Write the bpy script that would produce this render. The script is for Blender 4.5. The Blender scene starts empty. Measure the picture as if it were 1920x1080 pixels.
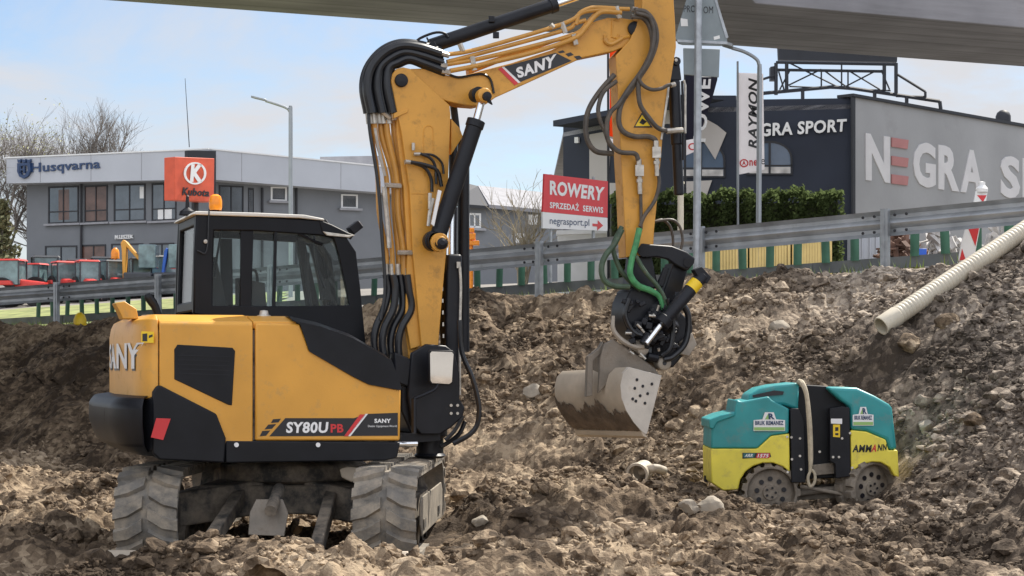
import bpy, bmesh, math, random
import numpy as np
from mathutils import Vector as V, Matrix
random.seed(7); RNG = np.random.default_rng(11)
R = math.radians
scene = bpy.context.scene
COL = scene.collection

# ------------------------------------------------------------------ camera, sky, sun, exposure
F, ZC, CX, HY = 3640.0, 1.46, 960.0, 680.0       # focal length in photo pixels, eye height, principal column, horizon row
cam = bpy.data.cameras.new('camera'); camo = bpy.data.objects.new('camera', cam); COL.objects.link(camo)
camo.location = (0, 0, ZC); camo.rotation_euler = (R(90), 0, 0)
cam.sensor_width = 36; cam.lens = 36 * F / 1920; cam.shift_y = (HY - 540) / 1920
cam.clip_start = 0.1; cam.clip_end = 3000
scene.camera = camo
SUN = V((0.47, 0.52, 0.93)).normalized()
ELEV = math.asin(SUN.z); AZ = math.atan2(SUN.x, SUN.y)
w = bpy.data.worlds.new("World"); scene.world = w; w.use_nodes = True
nt = w.node_tree; nt.nodes.clear(); NL = nt.links.new
out = nt.nodes.new('ShaderNodeOutputWorld'); bg = nt.nodes.new('ShaderNodeBackground')
sky = nt.nodes.new('ShaderNodeTexSky'); sky.sky_type = 'NISHITA'; sky.sun_disc = False
sky.sun_elevation = ELEV; sky.sun_rotation = AZ; sky.air_density = 1.0; sky.dust_density = 0.6; sky.ozone_density = 1.6
tc = nt.nodes.new('ShaderNodeTexCoord'); mp = nt.nodes.new('ShaderNodeMapping'); mp.inputs['Scale'].default_value = (1.0, 1.0, 2.6)
mp.inputs['Location'].default_value = (0.35, 0.1, 0.22)
nz = nt.nodes.new('ShaderNodeTexNoise'); nz.inputs['Scale'].default_value = 5.4; nz.inputs['Detail'].default_value = 9; nz.inputs['Roughness'].default_value = 0.6; nz.inputs['Distortion'].default_value = 0.3
rmp = nt.nodes.new('ShaderNodeValToRGB'); rmp.color_ramp.elements[0].position = 0.34; rmp.color_ramp.elements[1].position = 0.57
mixs = nt.nodes.new('ShaderNodeMix'); mixs.data_type = 'RGBA'
NL(tc.outputs['Generated'], mp.inputs[0]); NL(mp.outputs[0], nz.inputs['Vector']); NL(nz.outputs[0], rmp.inputs[0])
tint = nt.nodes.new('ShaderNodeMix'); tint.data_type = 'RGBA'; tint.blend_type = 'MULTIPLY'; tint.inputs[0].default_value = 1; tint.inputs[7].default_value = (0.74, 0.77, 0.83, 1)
# clouds behind the camera brightened, added fill for the sides facing away from the sun
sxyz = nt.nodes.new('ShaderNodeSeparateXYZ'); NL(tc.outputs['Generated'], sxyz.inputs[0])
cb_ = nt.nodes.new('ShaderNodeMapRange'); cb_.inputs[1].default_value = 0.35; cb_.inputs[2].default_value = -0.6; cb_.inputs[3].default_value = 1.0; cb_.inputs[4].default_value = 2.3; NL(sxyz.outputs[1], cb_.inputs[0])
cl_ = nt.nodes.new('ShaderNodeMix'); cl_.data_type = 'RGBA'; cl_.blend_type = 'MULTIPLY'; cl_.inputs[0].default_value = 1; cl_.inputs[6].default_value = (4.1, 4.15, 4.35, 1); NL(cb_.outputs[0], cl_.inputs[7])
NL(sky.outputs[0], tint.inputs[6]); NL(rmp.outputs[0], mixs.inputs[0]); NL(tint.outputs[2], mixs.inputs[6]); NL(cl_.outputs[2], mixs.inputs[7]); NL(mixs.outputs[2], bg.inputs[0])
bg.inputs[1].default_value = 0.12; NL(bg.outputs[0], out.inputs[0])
sl = bpy.data.lights.new('sun', 'SUN'); sl.energy = 5.0; sl.angle = R(0.55); sl.color = (1, 0.94, 0.84)
so = bpy.data.objects.new('sun', sl); COL.objects.link(so); so.rotation_euler = (-SUN).to_track_quat('-Z', 'Y').to_euler()
so.location = SUN * 60
vs = scene.view_settings; vs.view_transform = 'Standard'; vs.look = 'None'; vs.exposure = 0.58; vs.gamma = 1
scene.cycles.max_bounces = 6; scene.cycles.transparent_max_bounces = 12

# ------------------------------------------------------------------ helpers
def at(px, py, Y): return V(((px - CX) / F * Y, Y, ZC - (py - HY) / F * Y))
def onp(px, py, P0, n):
    d = V(((px - CX) / F, 1, -(py - HY) / F)); c = V((0, 0, ZC))
    return c + d * ((P0 - c).dot(n) / d.dot(n))
def smooth_path(pts, k=6):
    if len(pts) < 3: return pts
    P = [pts[0] * 2 - pts[1]] + list(pts) + [pts[-1] * 2 - pts[-2]]; o = []
    for i in range(1, len(P) - 2):
        a, b, c, d = P[i - 1], P[i], P[i + 1], P[i + 2]
        for j in range(k):
            t = j / k
            o.append(0.5 * (2 * b + (c - a) * t + (2 * a - 5 * b + 4 * c - d) * t * t + (3 * b - a - 3 * c + d) * t ** 3))
    o.append(P[-2]); return o
ORG = {}
class MB:
    def __init__(s): s.v = []; s.f = []; s.sm = []
    def add(s, vs, fs, sm=False):
        b = len(s.v); s.v += [V(x) for x in vs]; s.f += [[b + i for i in f] for f in fs]; s.sm += [sm] * len(fs); return s
    def box(s, c, size, M=None):
        c = V(c); h = [x / 2 for x in size]; vs = []
        for z in (-1, 1):
            for y in (-1, 1):
                for x in (-1, 1):
                    p = V((x * h[0], y * h[1], z * h[2])); vs.append(c + (M @ p if M else p))
        return s.add(vs, [(0, 2, 3, 1), (4, 5, 7, 6), (0, 1, 5, 4), (2, 6, 7, 3), (0, 4, 6, 2), (1, 3, 7, 5)])
    def prism(s, pts, ext, ext2=None):
        n = len(pts); pts = [V(p) for p in pts]; q = [p + V(ext) for p in pts]
        return s.add(pts + q, [list(range(n)), list(range(2 * n - 1, n - 1, -1))] + [[i, i + n, (i + 1) % n + n, (i + 1) % n] for i in range(n)])
    def ring(s, outer, inner, ext):
        n = len(outer); e = V(ext); a = [V(p) for p in outer]; b = [V(p) for p in inner]
        vs = a + b + [p + e for p in a] + [p + e for p in b]; f = []
        for i in range(n):
            j = (i + 1) % n
            f += [[i, j, n + j, n + i], [2 * n + i, 3 * n + i, 3 * n + j, 2 * n + j], [i, 2 * n + i, 2 * n + j, j], [n + i, n + j, 3 * n + j, 3 * n + i]]
        return s.add(vs, f)
    def tube(s, pts, r, n=8, k=0, cap=True):
        pts = [V(p) for p in pts]
        if k: 
            if isinstance(r, (list, tuple)):
                m = len(pts); rr = []
                for i in range(m - 1): rr += [r[i] + (r[i + 1] - r[i]) * j / k for j in range(k)]
                r = rr + [r[-1]]
            pts = smooth_path(pts, k)
        m = len(pts); vs = []; up = None
        for i, p in enumerate(pts):
            d = (pts[min(i + 1, m - 1)] - pts[max(i - 1, 0)]); d = d.normalized() if d.length > 1e-9 else V((0, 0, 1))
            if up is None: up = d.orthogonal().normalized()
            up = (up - d * up.dot(d)); up = up.normalized() if up.length > 1e-6 else d.orthogonal().normalized()
            sd = d.cross(up); rad = r[i] if isinstance(r, (list, tuple)) else r
            for a in range(n):
                t = 2 * math.pi * a / n; vs.append(p + (up * math.cos(t) + sd * math.sin(t)) * rad)
        f = [[i * n + a, i * n + (a + 1) % n, (i + 1) * n + (a + 1) % n, (i + 1) * n + a] for i in range(m - 1) for a in range(n)]
        s.add(vs, f, True)
        if cap: s.add(vs[:n], [list(range(n - 1, -1, -1))]); s.add(vs[-n:], [list(range(n))])
        return s
    def cyl(s, a, b, r, n=24, r2=None): return s.tube([a, b], [r, r if r2 is None else r2], n)
    def lathe(s, prof, c, axis, n=32, smooth=True):   # prof: (radius, distance along axis)
        c = V(c); ax = V(axis).normalized(); e1 = ax.orthogonal().normalized(); e2 = ax.cross(e1); vs = []
        for r, h in prof:
            for a in range(n):
                t = 2 * math.pi * a / n; vs.append(c + ax * h + (e1 * math.cos(t) + e2 * math.sin(t)) * r)
        m = len(prof)
        return s.add(vs, [[i * n + a, i * n + (a + 1) % n, (i + 1) * n + (a + 1) % n, (i + 1) * n + a] for i in range(m - 1) for a in range(n)], smooth)
    def loft(s, rings, cap=True, sm=False):
        n = len(rings[0]); vs = [p for r in rings for p in r]
        s.add(vs, [[i * n + a, i * n + (a + 1) % n, (i + 1) * n + (a + 1) % n, (i + 1) * n + a] for i in range(len(rings) - 1) for a in range(n)], sm)
        if cap: s.add(rings[0], [list(range(n - 1, -1, -1))]); s.add(rings[-1], [list(range(n))])
        return s
    def text(s, body, quad, P0, n, off=0.003, depth=0.0, bold=0.0, shear=0.0):   # quad px: BL BR TR TL ; n towards the camera
        cu = bpy.data.curves.new('t', 'FONT'); cu.body = body; cu.offset = bold; cu.shear = shear; cu.resolution_u = 3; cu.space_character = 1 + 2.2 * bold
        cu.extrude = 0.5 if depth else 0
        ob = bpy.data.objects.new('t', cu); COL.objects.link(ob)
        dg = bpy.context.evaluated_depsgraph_get(); me = bpy.data.meshes.new_from_object(ob.evaluated_get(dg))
        co = [v.co.copy() for v in me.vertices]; fs = [list(p.vertices) for p in me.polygons]
        bpy.data.objects.remove(ob); bpy.data.curves.remove(cu); bpy.data.meshes.remove(me)
        x0 = min(c.x for c in co); x1 = max(c.x for c in co); y0 = min(c.y for c in co); y1 = max(c.y for c in co); vs = []
        n = V(n).normalized()
        for c in co:
            u = (c.x - x0) / (x1 - x0); t = (c.y - y0) / (y1 - y0)
            px = [(1 - t) * ((1 - u) * quad[0][k] + u * quad[1][k]) + t * ((1 - u) * quad[3][k] + u * quad[2][k]) for k in (0, 1)]
            vs.append(onp(px[0], px[1], V(P0) + n * off, n) + n * ((c.z + 0.5) * depth if depth else 0))
        return s.add(vs, fs)
    def flat(s, pxs, P0, n, off=0.003, t=0.002):
        n = V(n).normalized(); pts = [onp(a, b, V(P0) + n * off, n) for a, b in pxs]
        return s.prism(pts, -n * t)
    def build(s, name, m, parent=None, bevel=0, origin=None, seg=2):
        me = bpy.data.meshes.new(name)
        o0 = ORG[parent.name] if parent is not None else (V(origin) if origin is not None else V((0, 0, 0)))
        me.from_pydata([tuple(v - o0) for v in s.v], [], s.f)
        me.polygons.foreach_set('use_smooth', s.sm)
        bm = bmesh.new(); bm.from_mesh(me); bmesh.ops.recalc_face_normals(bm, faces=bm.faces)
        if len(s.f) < 60000:
            for f_ in bm.faces: f_.smooth = True
            for e_ in bm.edges: e_.smooth = len(e_.link_faces) == 2 and e_.calc_face_angle(0) < R(33)
        bm.to_mesh(me); bm.free()
        ms = m if isinstance(m, (list, tuple)) else [m]
        for x in ms: me.materials.append(x)
        o = bpy.data.objects.new(name, me); COL.objects.link(o)
        if parent is not None: o.parent = parent
        else: o.location = o0
        ORG[o.name] = o0
        if bevel:
            b = o.modifiers.new('bevel', 'BEVEL'); b.width = bevel; b.segments = seg; b.limit_method = 'ANGLE'; b.angle_limit = R(35); b.harden_normals = False
        return o
def build_each(mb, name, m, parent, bevel=0):     # every connected piece becomes a part of its own
    key = {}; par = list(range(len(mb.v)))
    def find(a):
        while par[a] != a: par[a] = par[par[a]]; a = par[a]
        return a
    for i, v in enumerate(mb.v):
        k = (round(v.x, 5), round(v.y, 5), round(v.z, 5))
        if k in key: par[find(i)] = find(key[k])
        else: key[k] = i
    for f in mb.f:
        for i in f[1:]: par[find(i)] = find(f[0])
    gr = {}
    for f, s in zip(mb.f, mb.sm): gr.setdefault(find(f[0]), []).append((f, s))
    for fs in gr.values():
        o = MB(); ix = {}
        for f, s in fs:
            for i in f:
                if i not in ix: ix[i] = len(o.v); o.v.append(mb.v[i])
            o.f.append([ix[i] for i in f]); o.sm.append(s)
        last = o.build(name, m, parent, bevel)
    return last
def tag(o, label=None, cat=None, group=None, kind=None):
    if label: o['label'] = label
    if cat: o['category'] = cat
    if group: o['group'] = group
    if kind: o['kind'] = kind
    return o
def thing(name, loc, label, cat, group=None):
    o = bpy.data.objects.new(name, None); o.empty_display_size = 0.2; COL.objects.link(o); o.location = loc; ORG[o.name] = V(loc)
    return tag(o, label, cat, group)
def copy_tree(o, parent=None):
    c = o.copy(); COL.objects.link(c); ORG[c.name] = ORG[o.name]
    if parent is not None: c.parent = parent
    for ch in list(o.children): copy_tree(ch, c)
    return c

# ------------------------------------------------------------------ materials
def mat(name, col, rough=0.5, metal=0.0, var=0.18, scale=3.0, bump=0.0, bscale=60.0, dirt=0.0, dirtcol=(0.16, 0.12, 0.085), dscale=4.0, spec=0.5, coat=0.0):
    m = bpy.data.materials.new(name); m.use_nodes = True; t = m.node_tree; L = t.links.new
    b = t.nodes['Principled BSDF']; b.inputs['Roughness'].default_value = rough; b.inputs['Metallic'].default_value = metal
    b.inputs['Specular IOR Level'].default_value = spec; b.inputs['Coat Weight'].default_value = coat
    tc = t.nodes.new('ShaderNodeTexCoord')
    n = t.nodes.new('ShaderNodeTexNoise'); n.inputs['Scale'].default_value = scale; n.inputs['Detail'].default_value = 6
    L(tc.outputs['Object'], n.inputs['Vector'])
    r = t.nodes.new('ShaderNodeMapRange'); r.inputs[1].default_value = 0.3; r.inputs[2].default_value = 0.7; r.inputs[3].default_value = 1 - var; r.inputs[4].default_value = 1 + var
    L(n.outputs[0], r.inputs[0])
    mx = t.nodes.new('ShaderNodeMix'); mx.data_type = 'RGBA'; mx.blend_type = 'MULTIPLY'; mx.inputs[0].default_value = 1
    mx.inputs[6].default_value = (*col, 1); L(r.outputs[0], mx.inputs[7]); last = mx.outputs[2]
    if dirt:
        n2 = t.nodes.new('ShaderNodeTexNoise'); n2.inputs['Scale'].default_value = dscale; n2.inputs['Detail'].default_value = 9; n2.inputs['Roughness'].default_value = 0.7
        L(tc.outputs['Object'], n2.inputs['Vector'])
        r2 = t.nodes.new('ShaderNodeMapRange'); r2.inputs[1].default_value = 0.68 - 0.45 * dirt; r2.inputs[2].default_value = 0.82 - 0.3 * dirt
        r2.inputs[4].default_value = min(1, 0.35 + dirt); L(n2.outputs[0], r2.inputs[0])
        m2 = t.nodes.new('ShaderNodeMix'); m2.data_type = 'RGBA'; m2.inputs[7].default_value = (*dirtcol, 1)
        L(r2.outputs[0], m2.inputs[0]); L(last, m2.inputs[6]); last = m2.outputs[2]
        r3 = t.nodes.new('ShaderNodeMapRange'); r3.inputs[3].default_value = rough; r3.inputs[4].default_value = 0.9
        L(r2.outputs[0], r3.inputs[0]); L(r3.outputs[0], b.inputs['Roughness'])
    L(last, b.inputs['Base Color'])
    if bump:
        n3 = t.nodes.new('ShaderNodeTexNoise'); n3.inputs['Scale'].default_value = bscale; n3.inputs['Detail'].default_value = 5
        L(tc.outputs['Object'], n3.inputs['Vector']); bp = t.nodes.new('ShaderNodeBump'); bp.inputs['Strength'].default_value = bump; bp.inputs['Distance'].default_value = 0.02
        L(n3.outputs[0], bp.inputs['Height']); L(bp.outputs[0], b.inputs['Normal'])
    return m
def glass(name, tint, refl=0.12):
    m = bpy.data.materials.new(name); m.use_nodes = True; t = m.node_tree; t.nodes.clear(); L = t.links.new
    o = t.nodes.new('ShaderNodeOutputMaterial'); a = t.nodes.new('ShaderNodeBsdfTransparent'); a.inputs[0].default_value = (*tint, 1)
    g = t.nodes.new('ShaderNodeBsdfGlossy'); g.inputs['Roughness'].default_value = 0.03
    lw = t.nodes.new('ShaderNodeLayerWeight'); lw.inputs[0].default_value = 0.22
    r = t.nodes.new('ShaderNodeMapRange'); r.inputs[3].default_value = refl; r.inputs[4].default_value = 0.7
    mx = t.nodes.new('ShaderNodeMixShader'); L(lw.outputs['Fresnel'], r.inputs[0]); L(r.outputs[0], mx.inputs[0]); L(a.outputs[0], mx.inputs[1]); L(g.outputs[0], mx.inputs[2]); L(mx.outputs[0], o.inputs[0])
    return m
M = {}
M['yellow'] = mat('yellow_paint', (0.68, 0.335, 0.048), 0.4, var=0.1, scale=2.2, dirt=0.27, dirtcol=(0.42, 0.27, 0.11), dscale=11, bump=0.05, bscale=90)
M['yellow_boom'] = mat('boom_paint', (0.62, 0.305, 0.045), 0.45, var=0.13, scale=2.6, dirt=0.34, dirtcol=(0.30, 0.17, 0.06), dscale=9, bump=0.06, bscale=80)
M['yellow_pipe'] = mat('pipe_paint', (0.52, 0.26, 0.05), 0.4, var=0.15, scale=6, dirt=0.2, dscale=9)
M['black'] = mat('black_plastic', (0.009, 0.010, 0.013), 0.42, var=0.3, scale=4, spec=0.25, dirt=0.12, dirtcol=(0.06, 0.05, 0.04), dscale=5)
M['blackmetal'] = mat('black_metal', (0.011, 0.012, 0.016), 0.4, var=0.3, scale=5, spec=0.28, dirt=0.18, dirtcol=(0.07, 0.055, 0.042), dscale=8)
M['cabblack'] = mat('cab_black', (0.007, 0.008, 0.011), 0.42, var=0.2, scale=4, spec=0.2, dirt=0.06, dirtcol=(0.05, 0.045, 0.04), dscale=4)
M['hose'] = mat('rubber_hose', (0.009, 0.010, 0.013), 0.3, var=0.3, scale=10, dirt=0.12, dirtcol=(0.09, 0.08, 0.065), dscale=8)
M['hosegrey'] = mat('dusty_hose', (0.07, 0.06, 0.05), 0.5, var=0.35, scale=12, dirt=0.45, dirtcol=(0.15, 0.12, 0.09), dscale=10)
M['green'] = mat('green_sleeve', (0.06, 0.27, 0.10), 0.5, var=0.3, scale=20, dirt=0.3, dscale=14)
M['greenh'] = mat('green_hose', (0.05, 0.085, 0.05), 0.45, var=0.3, scale=20, dirt=0.3, dscale=14)
M['chrome'] = mat('chrome', (0.75, 0.76, 0.78), 0.12, 1.0, var=0.05)
M['steel'] = mat('galvanised', (0.36, 0.38, 0.40), 0.45, 0.75, var=0.2, scale=9, dirt=0.12, dirtcol=(0.25, 0.24, 0.22), dscale=5, bump=0.03)
M['railsteel'] = mat('rail_steel', (0.40, 0.42, 0.44), 0.5, 0.55, var=0.18, scale=4, dirt=0.22, dirtcol=(0.21, 0.2, 0.185), dscale=2.5, bump=0.04, bscale=20)
M['darkrail'] = mat('weathered_rail', (0.15, 0.16, 0.165), 0.6, 0.3, var=0.3, scale=3, dirt=0.3, dirtcol=(0.17, 0.15, 0.12), dscale=3)
M['fitting'] = mat('fitting_metal', (0.48, 0.45, 0.40), 0.4, 0.6, var=0.25, scale=20)
M['rubber'] = mat('track_rubber', (0.15, 0.14, 0.125), 0.9, var=0.3, scale=6, dirt=0.6, dirtcol=(0.34, 0.29, 0.225), dscale=5, bump=0.25, bscale=40)
M['frame'] = mat('muddy_frame', (0.045, 0.043, 0.04), 0.75, var=0.3, scale=5, dirt=0.62, dirtcol=(0.25, 0.205, 0.155), dscale=5, bump=0.2, bscale=30)
M['bucket'] = mat('worn_bucket', (0.42, 0.355, 0.275), 0.6, 0.0, var=0.2, scale=4, dirt=0.25, dirtcol=(0.24, 0.185, 0.13), dscale=3, bump=0.1, bscale=30)
M['wetdirt'] = mat('wet_soil', (0.12, 0.088, 0.062), 0.8, var=0.4, scale=9, bump=0.6, bscale=30)
M['hitch'] = mat('worn_hitch', (0.21, 0.18, 0.145), 0.55, 0.3, var=0.3, scale=6, dirt=0.4, dirtcol=(0.17, 0.135, 0.10), dscale=6, bump=0.15)
M['white'] = mat('white_paint', (0.78, 0.78, 0.77), 0.5, var=0.06, dirt=0.1, dirtcol=(0.5, 0.48, 0.44))
M['decal_white'] = mat('decal_white', (0.80, 0.80, 0.80), 0.45, var=0.03)
M['decal_black'] = mat('decal_black', (0.014, 0.014, 0.018), 0.35, var=0.1)
M['decal_red'] = mat('decal_red', (0.62, 0.035, 0.04), 0.4, var=0.08)
M['decal_yellow'] = mat('decal_yellow', (0.85, 0.58, 0.02), 0.45, var=0.08)
M['orange'] = mat('beacon_orange', (0.95, 0.30, 0.015), 0.25, var=0.15, scale=20)
M['roofcream'] = mat('cab_roof_paint', (0.62, 0.60, 0.55), 0.5, var=0.08, dirt=0.25, dirtcol=(0.42, 0.36, 0.28))
M['glass'] = glass('cab_glass', (0.93, 0.975, 0.965), 0.0)
M['tractor_glass'] = glass('dim_glass', (0.62, 0.72, 0.72), 0.02)
M['mirror'] = mat('mirror_face', (0.9, 0.9, 0.9), 0.03, 1.0, var=0.02)
M['seat'] = mat('seat_fabric', (0.03, 0.03, 0.033), 0.85, var=0.2)
M['teal'] = mat('teal_plastic', (0.03, 0.29, 0.30), 0.42, var=0.14, scale=4, dirt=0.3, dirtcol=(0.19, 0.22, 0.20), dscale=6, bump=0.03)
M['lime'] = mat('lime_paint', (0.82, 0.70, 0.08), 0.45, var=0.1, scale=4, dirt=0.34, dirtcol=(0.47, 0.38, 0.13), dscale=7)
M['mud'] = mat('mud_steel', (0.23, 0.195, 0.155), 0.8, 0.0, var=0.3, scale=7, dirt=0.4, dirtcol=(0.33, 0.285, 0.22), dscale=8, bump=0.4, bscale=25)
M['strap'] = mat('cream_strap', (0.52, 0.45, 0.33), 0.8, var=0.2, scale=14, dirt=0.4, dirtcol=(0.30, 0.24, 0.17), dscale=10)
M['pipe'] = mat('cream_pipe', (0.60, 0.54, 0.43), 0.5, var=0.12, scale=4, dirt=0.25, dirtcol=(0.38, 0.31, 0.22), dscale=5)
M['pvc'] = mat('grey_pipe', (0.46, 0.40, 0.32), 0.55, var=0.15, scale=6, dirt=0.35, dirtcol=(0.26, 0.2, 0.14), dscale=9)
def concrete():
    m = mat('bridge_concrete', (0.265, 0.262, 0.28), 0.9, var=0.2, scale=0.5, dirt=0.2, dirtcol=(0.22, 0.20, 0.20), dscale=0.5, bump=0.2, bscale=5)
    t = m.node_tree; L = t.links.new; b = t.nodes['Principled BSDF']; src = b.inputs['Base Color'].links[0].from_socket
    tc = t.nodes.new('ShaderNodeTexCoord'); mp = t.nodes.new('ShaderNodeMapping'); mp.inputs['Rotation'].default_value = (0, 0, -R(22.9)); mp2 = t.nodes.new('ShaderNodeMapping'); mp2.inputs['Scale'].default_value = (0.16, 1.9, 1.9)
    n = t.nodes.new('ShaderNodeTexNoise'); n.inputs['Scale'].default_value = 1.0; n.inputs['Detail'].default_value = 8; n.inputs['Roughness'].default_value = 0.65
    L(tc.outputs['Object'], mp.inputs[0]); L(mp.outputs[0], mp2.inputs[0]); L(mp2.outputs[0], n.inputs['Vector'])
    r = t.nodes.new('ShaderNodeMapRange'); r.inputs[1].default_value = 0.35; r.inputs[2].default_value = 0.68; r.inputs[3].default_value = 0.74; r.inputs[4].default_value = 1.18; L(n.outputs[0], r.inputs[0])
    wv = t.nodes.new('ShaderNodeTexWave'); wv.bands_direction = 'Y'; wv.inputs['Scale'].default_value = 0.42; wv.inputs['Distortion'].default_value = 0.15; L(mp.outputs[0], wv.inputs['Vector'])
    r2 = t.nodes.new('ShaderNodeMapRange'); r2.inputs[1].default_value = 0.0; r2.inputs[2].default_value = 0.03; r2.inputs[3].default_value = 0.72; L(wv.outputs['Fac'], r2.inputs[0])
    mu = t.nodes.new('ShaderNodeMath'); mu.operation = 'MULTIPLY'; L(r.outputs[0], mu.inputs[0]); L(r2.outputs[0], mu.inputs[1])
    mx = t.nodes.new('ShaderNodeMix'); mx.data_type = 'RGBA'; mx.blend_type = 'MULTIPLY'; mx.inputs[0].default_value = 1; L(src, mx.inputs[6]); L(mu.outputs[0], mx.inputs[7]); L(mx.outputs[2], b.inputs['Base Color']); return m
M['concrete'] = concrete()
M['wallgrey'] = mat('grey_render', (0.18, 0.19, 0.205), 0.85, var=0.08, scale=0.6, bump=0.1, bscale=8)
M['fascia'] = mat('pale_cladding', (0.47, 0.49, 0.53), 0.5, var=0.05, scale=0.5)
M['navy'] = mat('navy_sign', (0.02, 0.05, 0.13), 0.4, var=0.05)
M['darkframe'] = mat('dark_frame', (0.018, 0.019, 0.024), 0.5, var=0.1)
M['winglass'] = mat('window_glass', (0.075, 0.09, 0.11), 0.06, var=0.35, scale=0.9, spec=0.9)
M['curtain'] = mat('window_brown', (0.12, 0.065, 0.05), 0.3, var=0.4, scale=1.6, spec=0.6)
M['signred'] = mat('sign_orange_red', (0.66, 0.10, 0.045), 0.5, var=0.08)
M['rowred'] = mat('board_red', (0.68, 0.04, 0.05), 0.45, var=0.06)
M['navywall'] = mat('navy_render', (0.022, 0.028, 0.045), 0.8, var=0.16, scale=0.7, bump=0.1, bscale=8)
M['greywall'] = mat('grey_weathered_wall', (0.37, 0.375, 0.38), 0.9, var=0.1, scale=0.5, dirt=0.25, dirtcol=(0.28, 0.28, 0.28), dscale=0.7, bump=0.2, bscale=10)
M['cream'] = mat('cream_paint', (0.47, 0.44, 0.41), 0.8, var=0.06, scale=1)
M['letterwhite'] = mat('wall_letter', (0.68, 0.67, 0.67), 0.7, var=0.05, scale=2)
M['letterred'] = mat('wall_letter_red', (0.47, 0.21, 0.20), 0.7, var=0.08, scale=2)
M['truss'] = mat('truss_steel', (0.02, 0.022, 0.028), 0.6, var=0.2)
M['rooftile'] = mat('grey_roof', (0.26, 0.26, 0.28), 0.7, var=0.15, scale=2)
M['signback'] = mat('sign_back', (0.23, 0.265, 0.28), 0.55, 0.3, var=0.12, scale=3)
def clothmat(name, col):
    m = bpy.data.materials.new(name); m.use_nodes = True; t = m.node_tree; t.nodes.clear(); L = t.links.new
    o = t.nodes.new('ShaderNodeOutputMaterial'); d = t.nodes.new('ShaderNodeBsdfDiffuse'); tr = t.nodes.new('ShaderNodeBsdfTranslucent'); mx = t.nodes.new('ShaderNodeMixShader'); mx.inputs[0].default_value = 0.6
    tc = t.nodes.new('ShaderNodeTexCoord'); n = t.nodes.new('ShaderNodeTexNoise'); n.inputs['Scale'].default_value = 3; L(tc.outputs['Object'], n.inputs['Vector'])
    c = t.nodes.new('ShaderNodeMix'); c.data_type = 'RGBA'; c.inputs[6].default_value = (*[k * .9 for k in col], 1); c.inputs[7].default_value = (*col, 1); L(n.outputs[0], c.inputs[0])
    L(c.outputs[2], d.inputs[0]); L(c.outputs[2], tr.inputs[0]); L(d.outputs[0], mx.inputs[1]); L(tr.outputs[0], mx.inputs[2]); L(mx.outputs[0], o.inputs[0]); return m
M['flag'] = clothmat('flag_white', (0.84, 0.83, 0.86)); M['flagdark'] = clothmat('flag_dark', (0.07, 0.07, 0.10)); M['flagorange'] = clothmat('flag_orange', (0.90, 0.16, 0.04))
M['postgreen'] = mat('blade_green', (0.05, 0.15, 0.095), 0.5, var=0.2, scale=6)
M['lampgrey'] = mat('lamp_grey', (0.33, 0.35, 0.37), 0.45, 0.5, var=0.08)
M['bark'] = mat('bark', (0.12, 0.105, 0.095), 0.95, var=0.3, scale=4, bump=0.3)
M['twig'] = mat('twig', (0.17, 0.15, 0.135), 0.95, var=0.35, scale=1)
M['paletwig'] = mat('pale_twig', (0.36, 0.31, 0.22), 0.95, var=0.3, scale=2)
M['bud'] = mat('spring_buds', (0.34, 0.34, 0.16), 0.9, var=0.3, scale=1)
M['conifer'] = mat('conifer_needles', (0.14, 0.14, 0.07), 0.95, var=0.4, scale=1.5)
M['hedge'] = clothmat('hedge_leaf', (0.105, 0.14, 0.055))
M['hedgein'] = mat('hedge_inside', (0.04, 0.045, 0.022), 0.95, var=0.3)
M['tred'] = mat('tractor_red', (0.66, 0.05, 0.04), 0.4, var=0.1)
M['tyre'] = mat('tyre', (0.02, 0.02, 0.02), 0.9, var=0.2)
M['tglass'] = mat('tractor_glass', (0.13, 0.20, 0.21), 0.08, var=0.5, scale=2.5, spec=0.9)
M['tgrey'] = mat('tractor_grey', (0.05, 0.055, 0.065), 0.5, var=0.2)
M['blue'] = mat('blue_paint', (0.03, 0.12, 0.5), 0.5, var=0.1)
M['yfence'] = mat('yellow_panel', (0.70, 0.52, 0.20), 0.6, var=0.12, scale=4)
M['scrap'] = mat('rusty_scrap', (0.16, 0.09, 0.065), 0.85, var=0.5, scale=4)
M['palescrap'] = mat('pale_scrap', (0.5, 0.48, 0.46), 0.8, var=0.4, scale=3)
M['stone'] = mat('pale_stone', (0.34, 0.295, 0.235), 0.9, var=0.25, scale=6, bump=0.4, bscale=18)
M['stonegrey'] = mat('grey_stone', (0.22, 0.205, 0.18), 0.9, var=0.25, scale=6, bump=0.4, bscale=18)
M['dustplate'] = mat('dusty_plate', (0.22, 0.19, 0.15), 0.85, var=0.25, scale=5, dirt=0.4, dirtcol=(0.36, 0.30, 0.23), dscale=6, bump=0.2)
M['bucketsunlit'] = mat('bucket_side', (0.52, 0.48, 0.42), 0.6, var=0.16, scale=5, dirt=0.25, dirtcol=(0.33, 0.27, 0.20), dscale=5, bump=0.08)  # paler bucket colour for the near side, its sunlit look painted in
M['hitchpale'] = mat('hitch_pale', (0.33, 0.29, 0.24), 0.5, 0.2, var=0.25, scale=6, dirt=0.3, dirtcol=(0.22, 0.175, 0.13), dscale=6)
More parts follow.
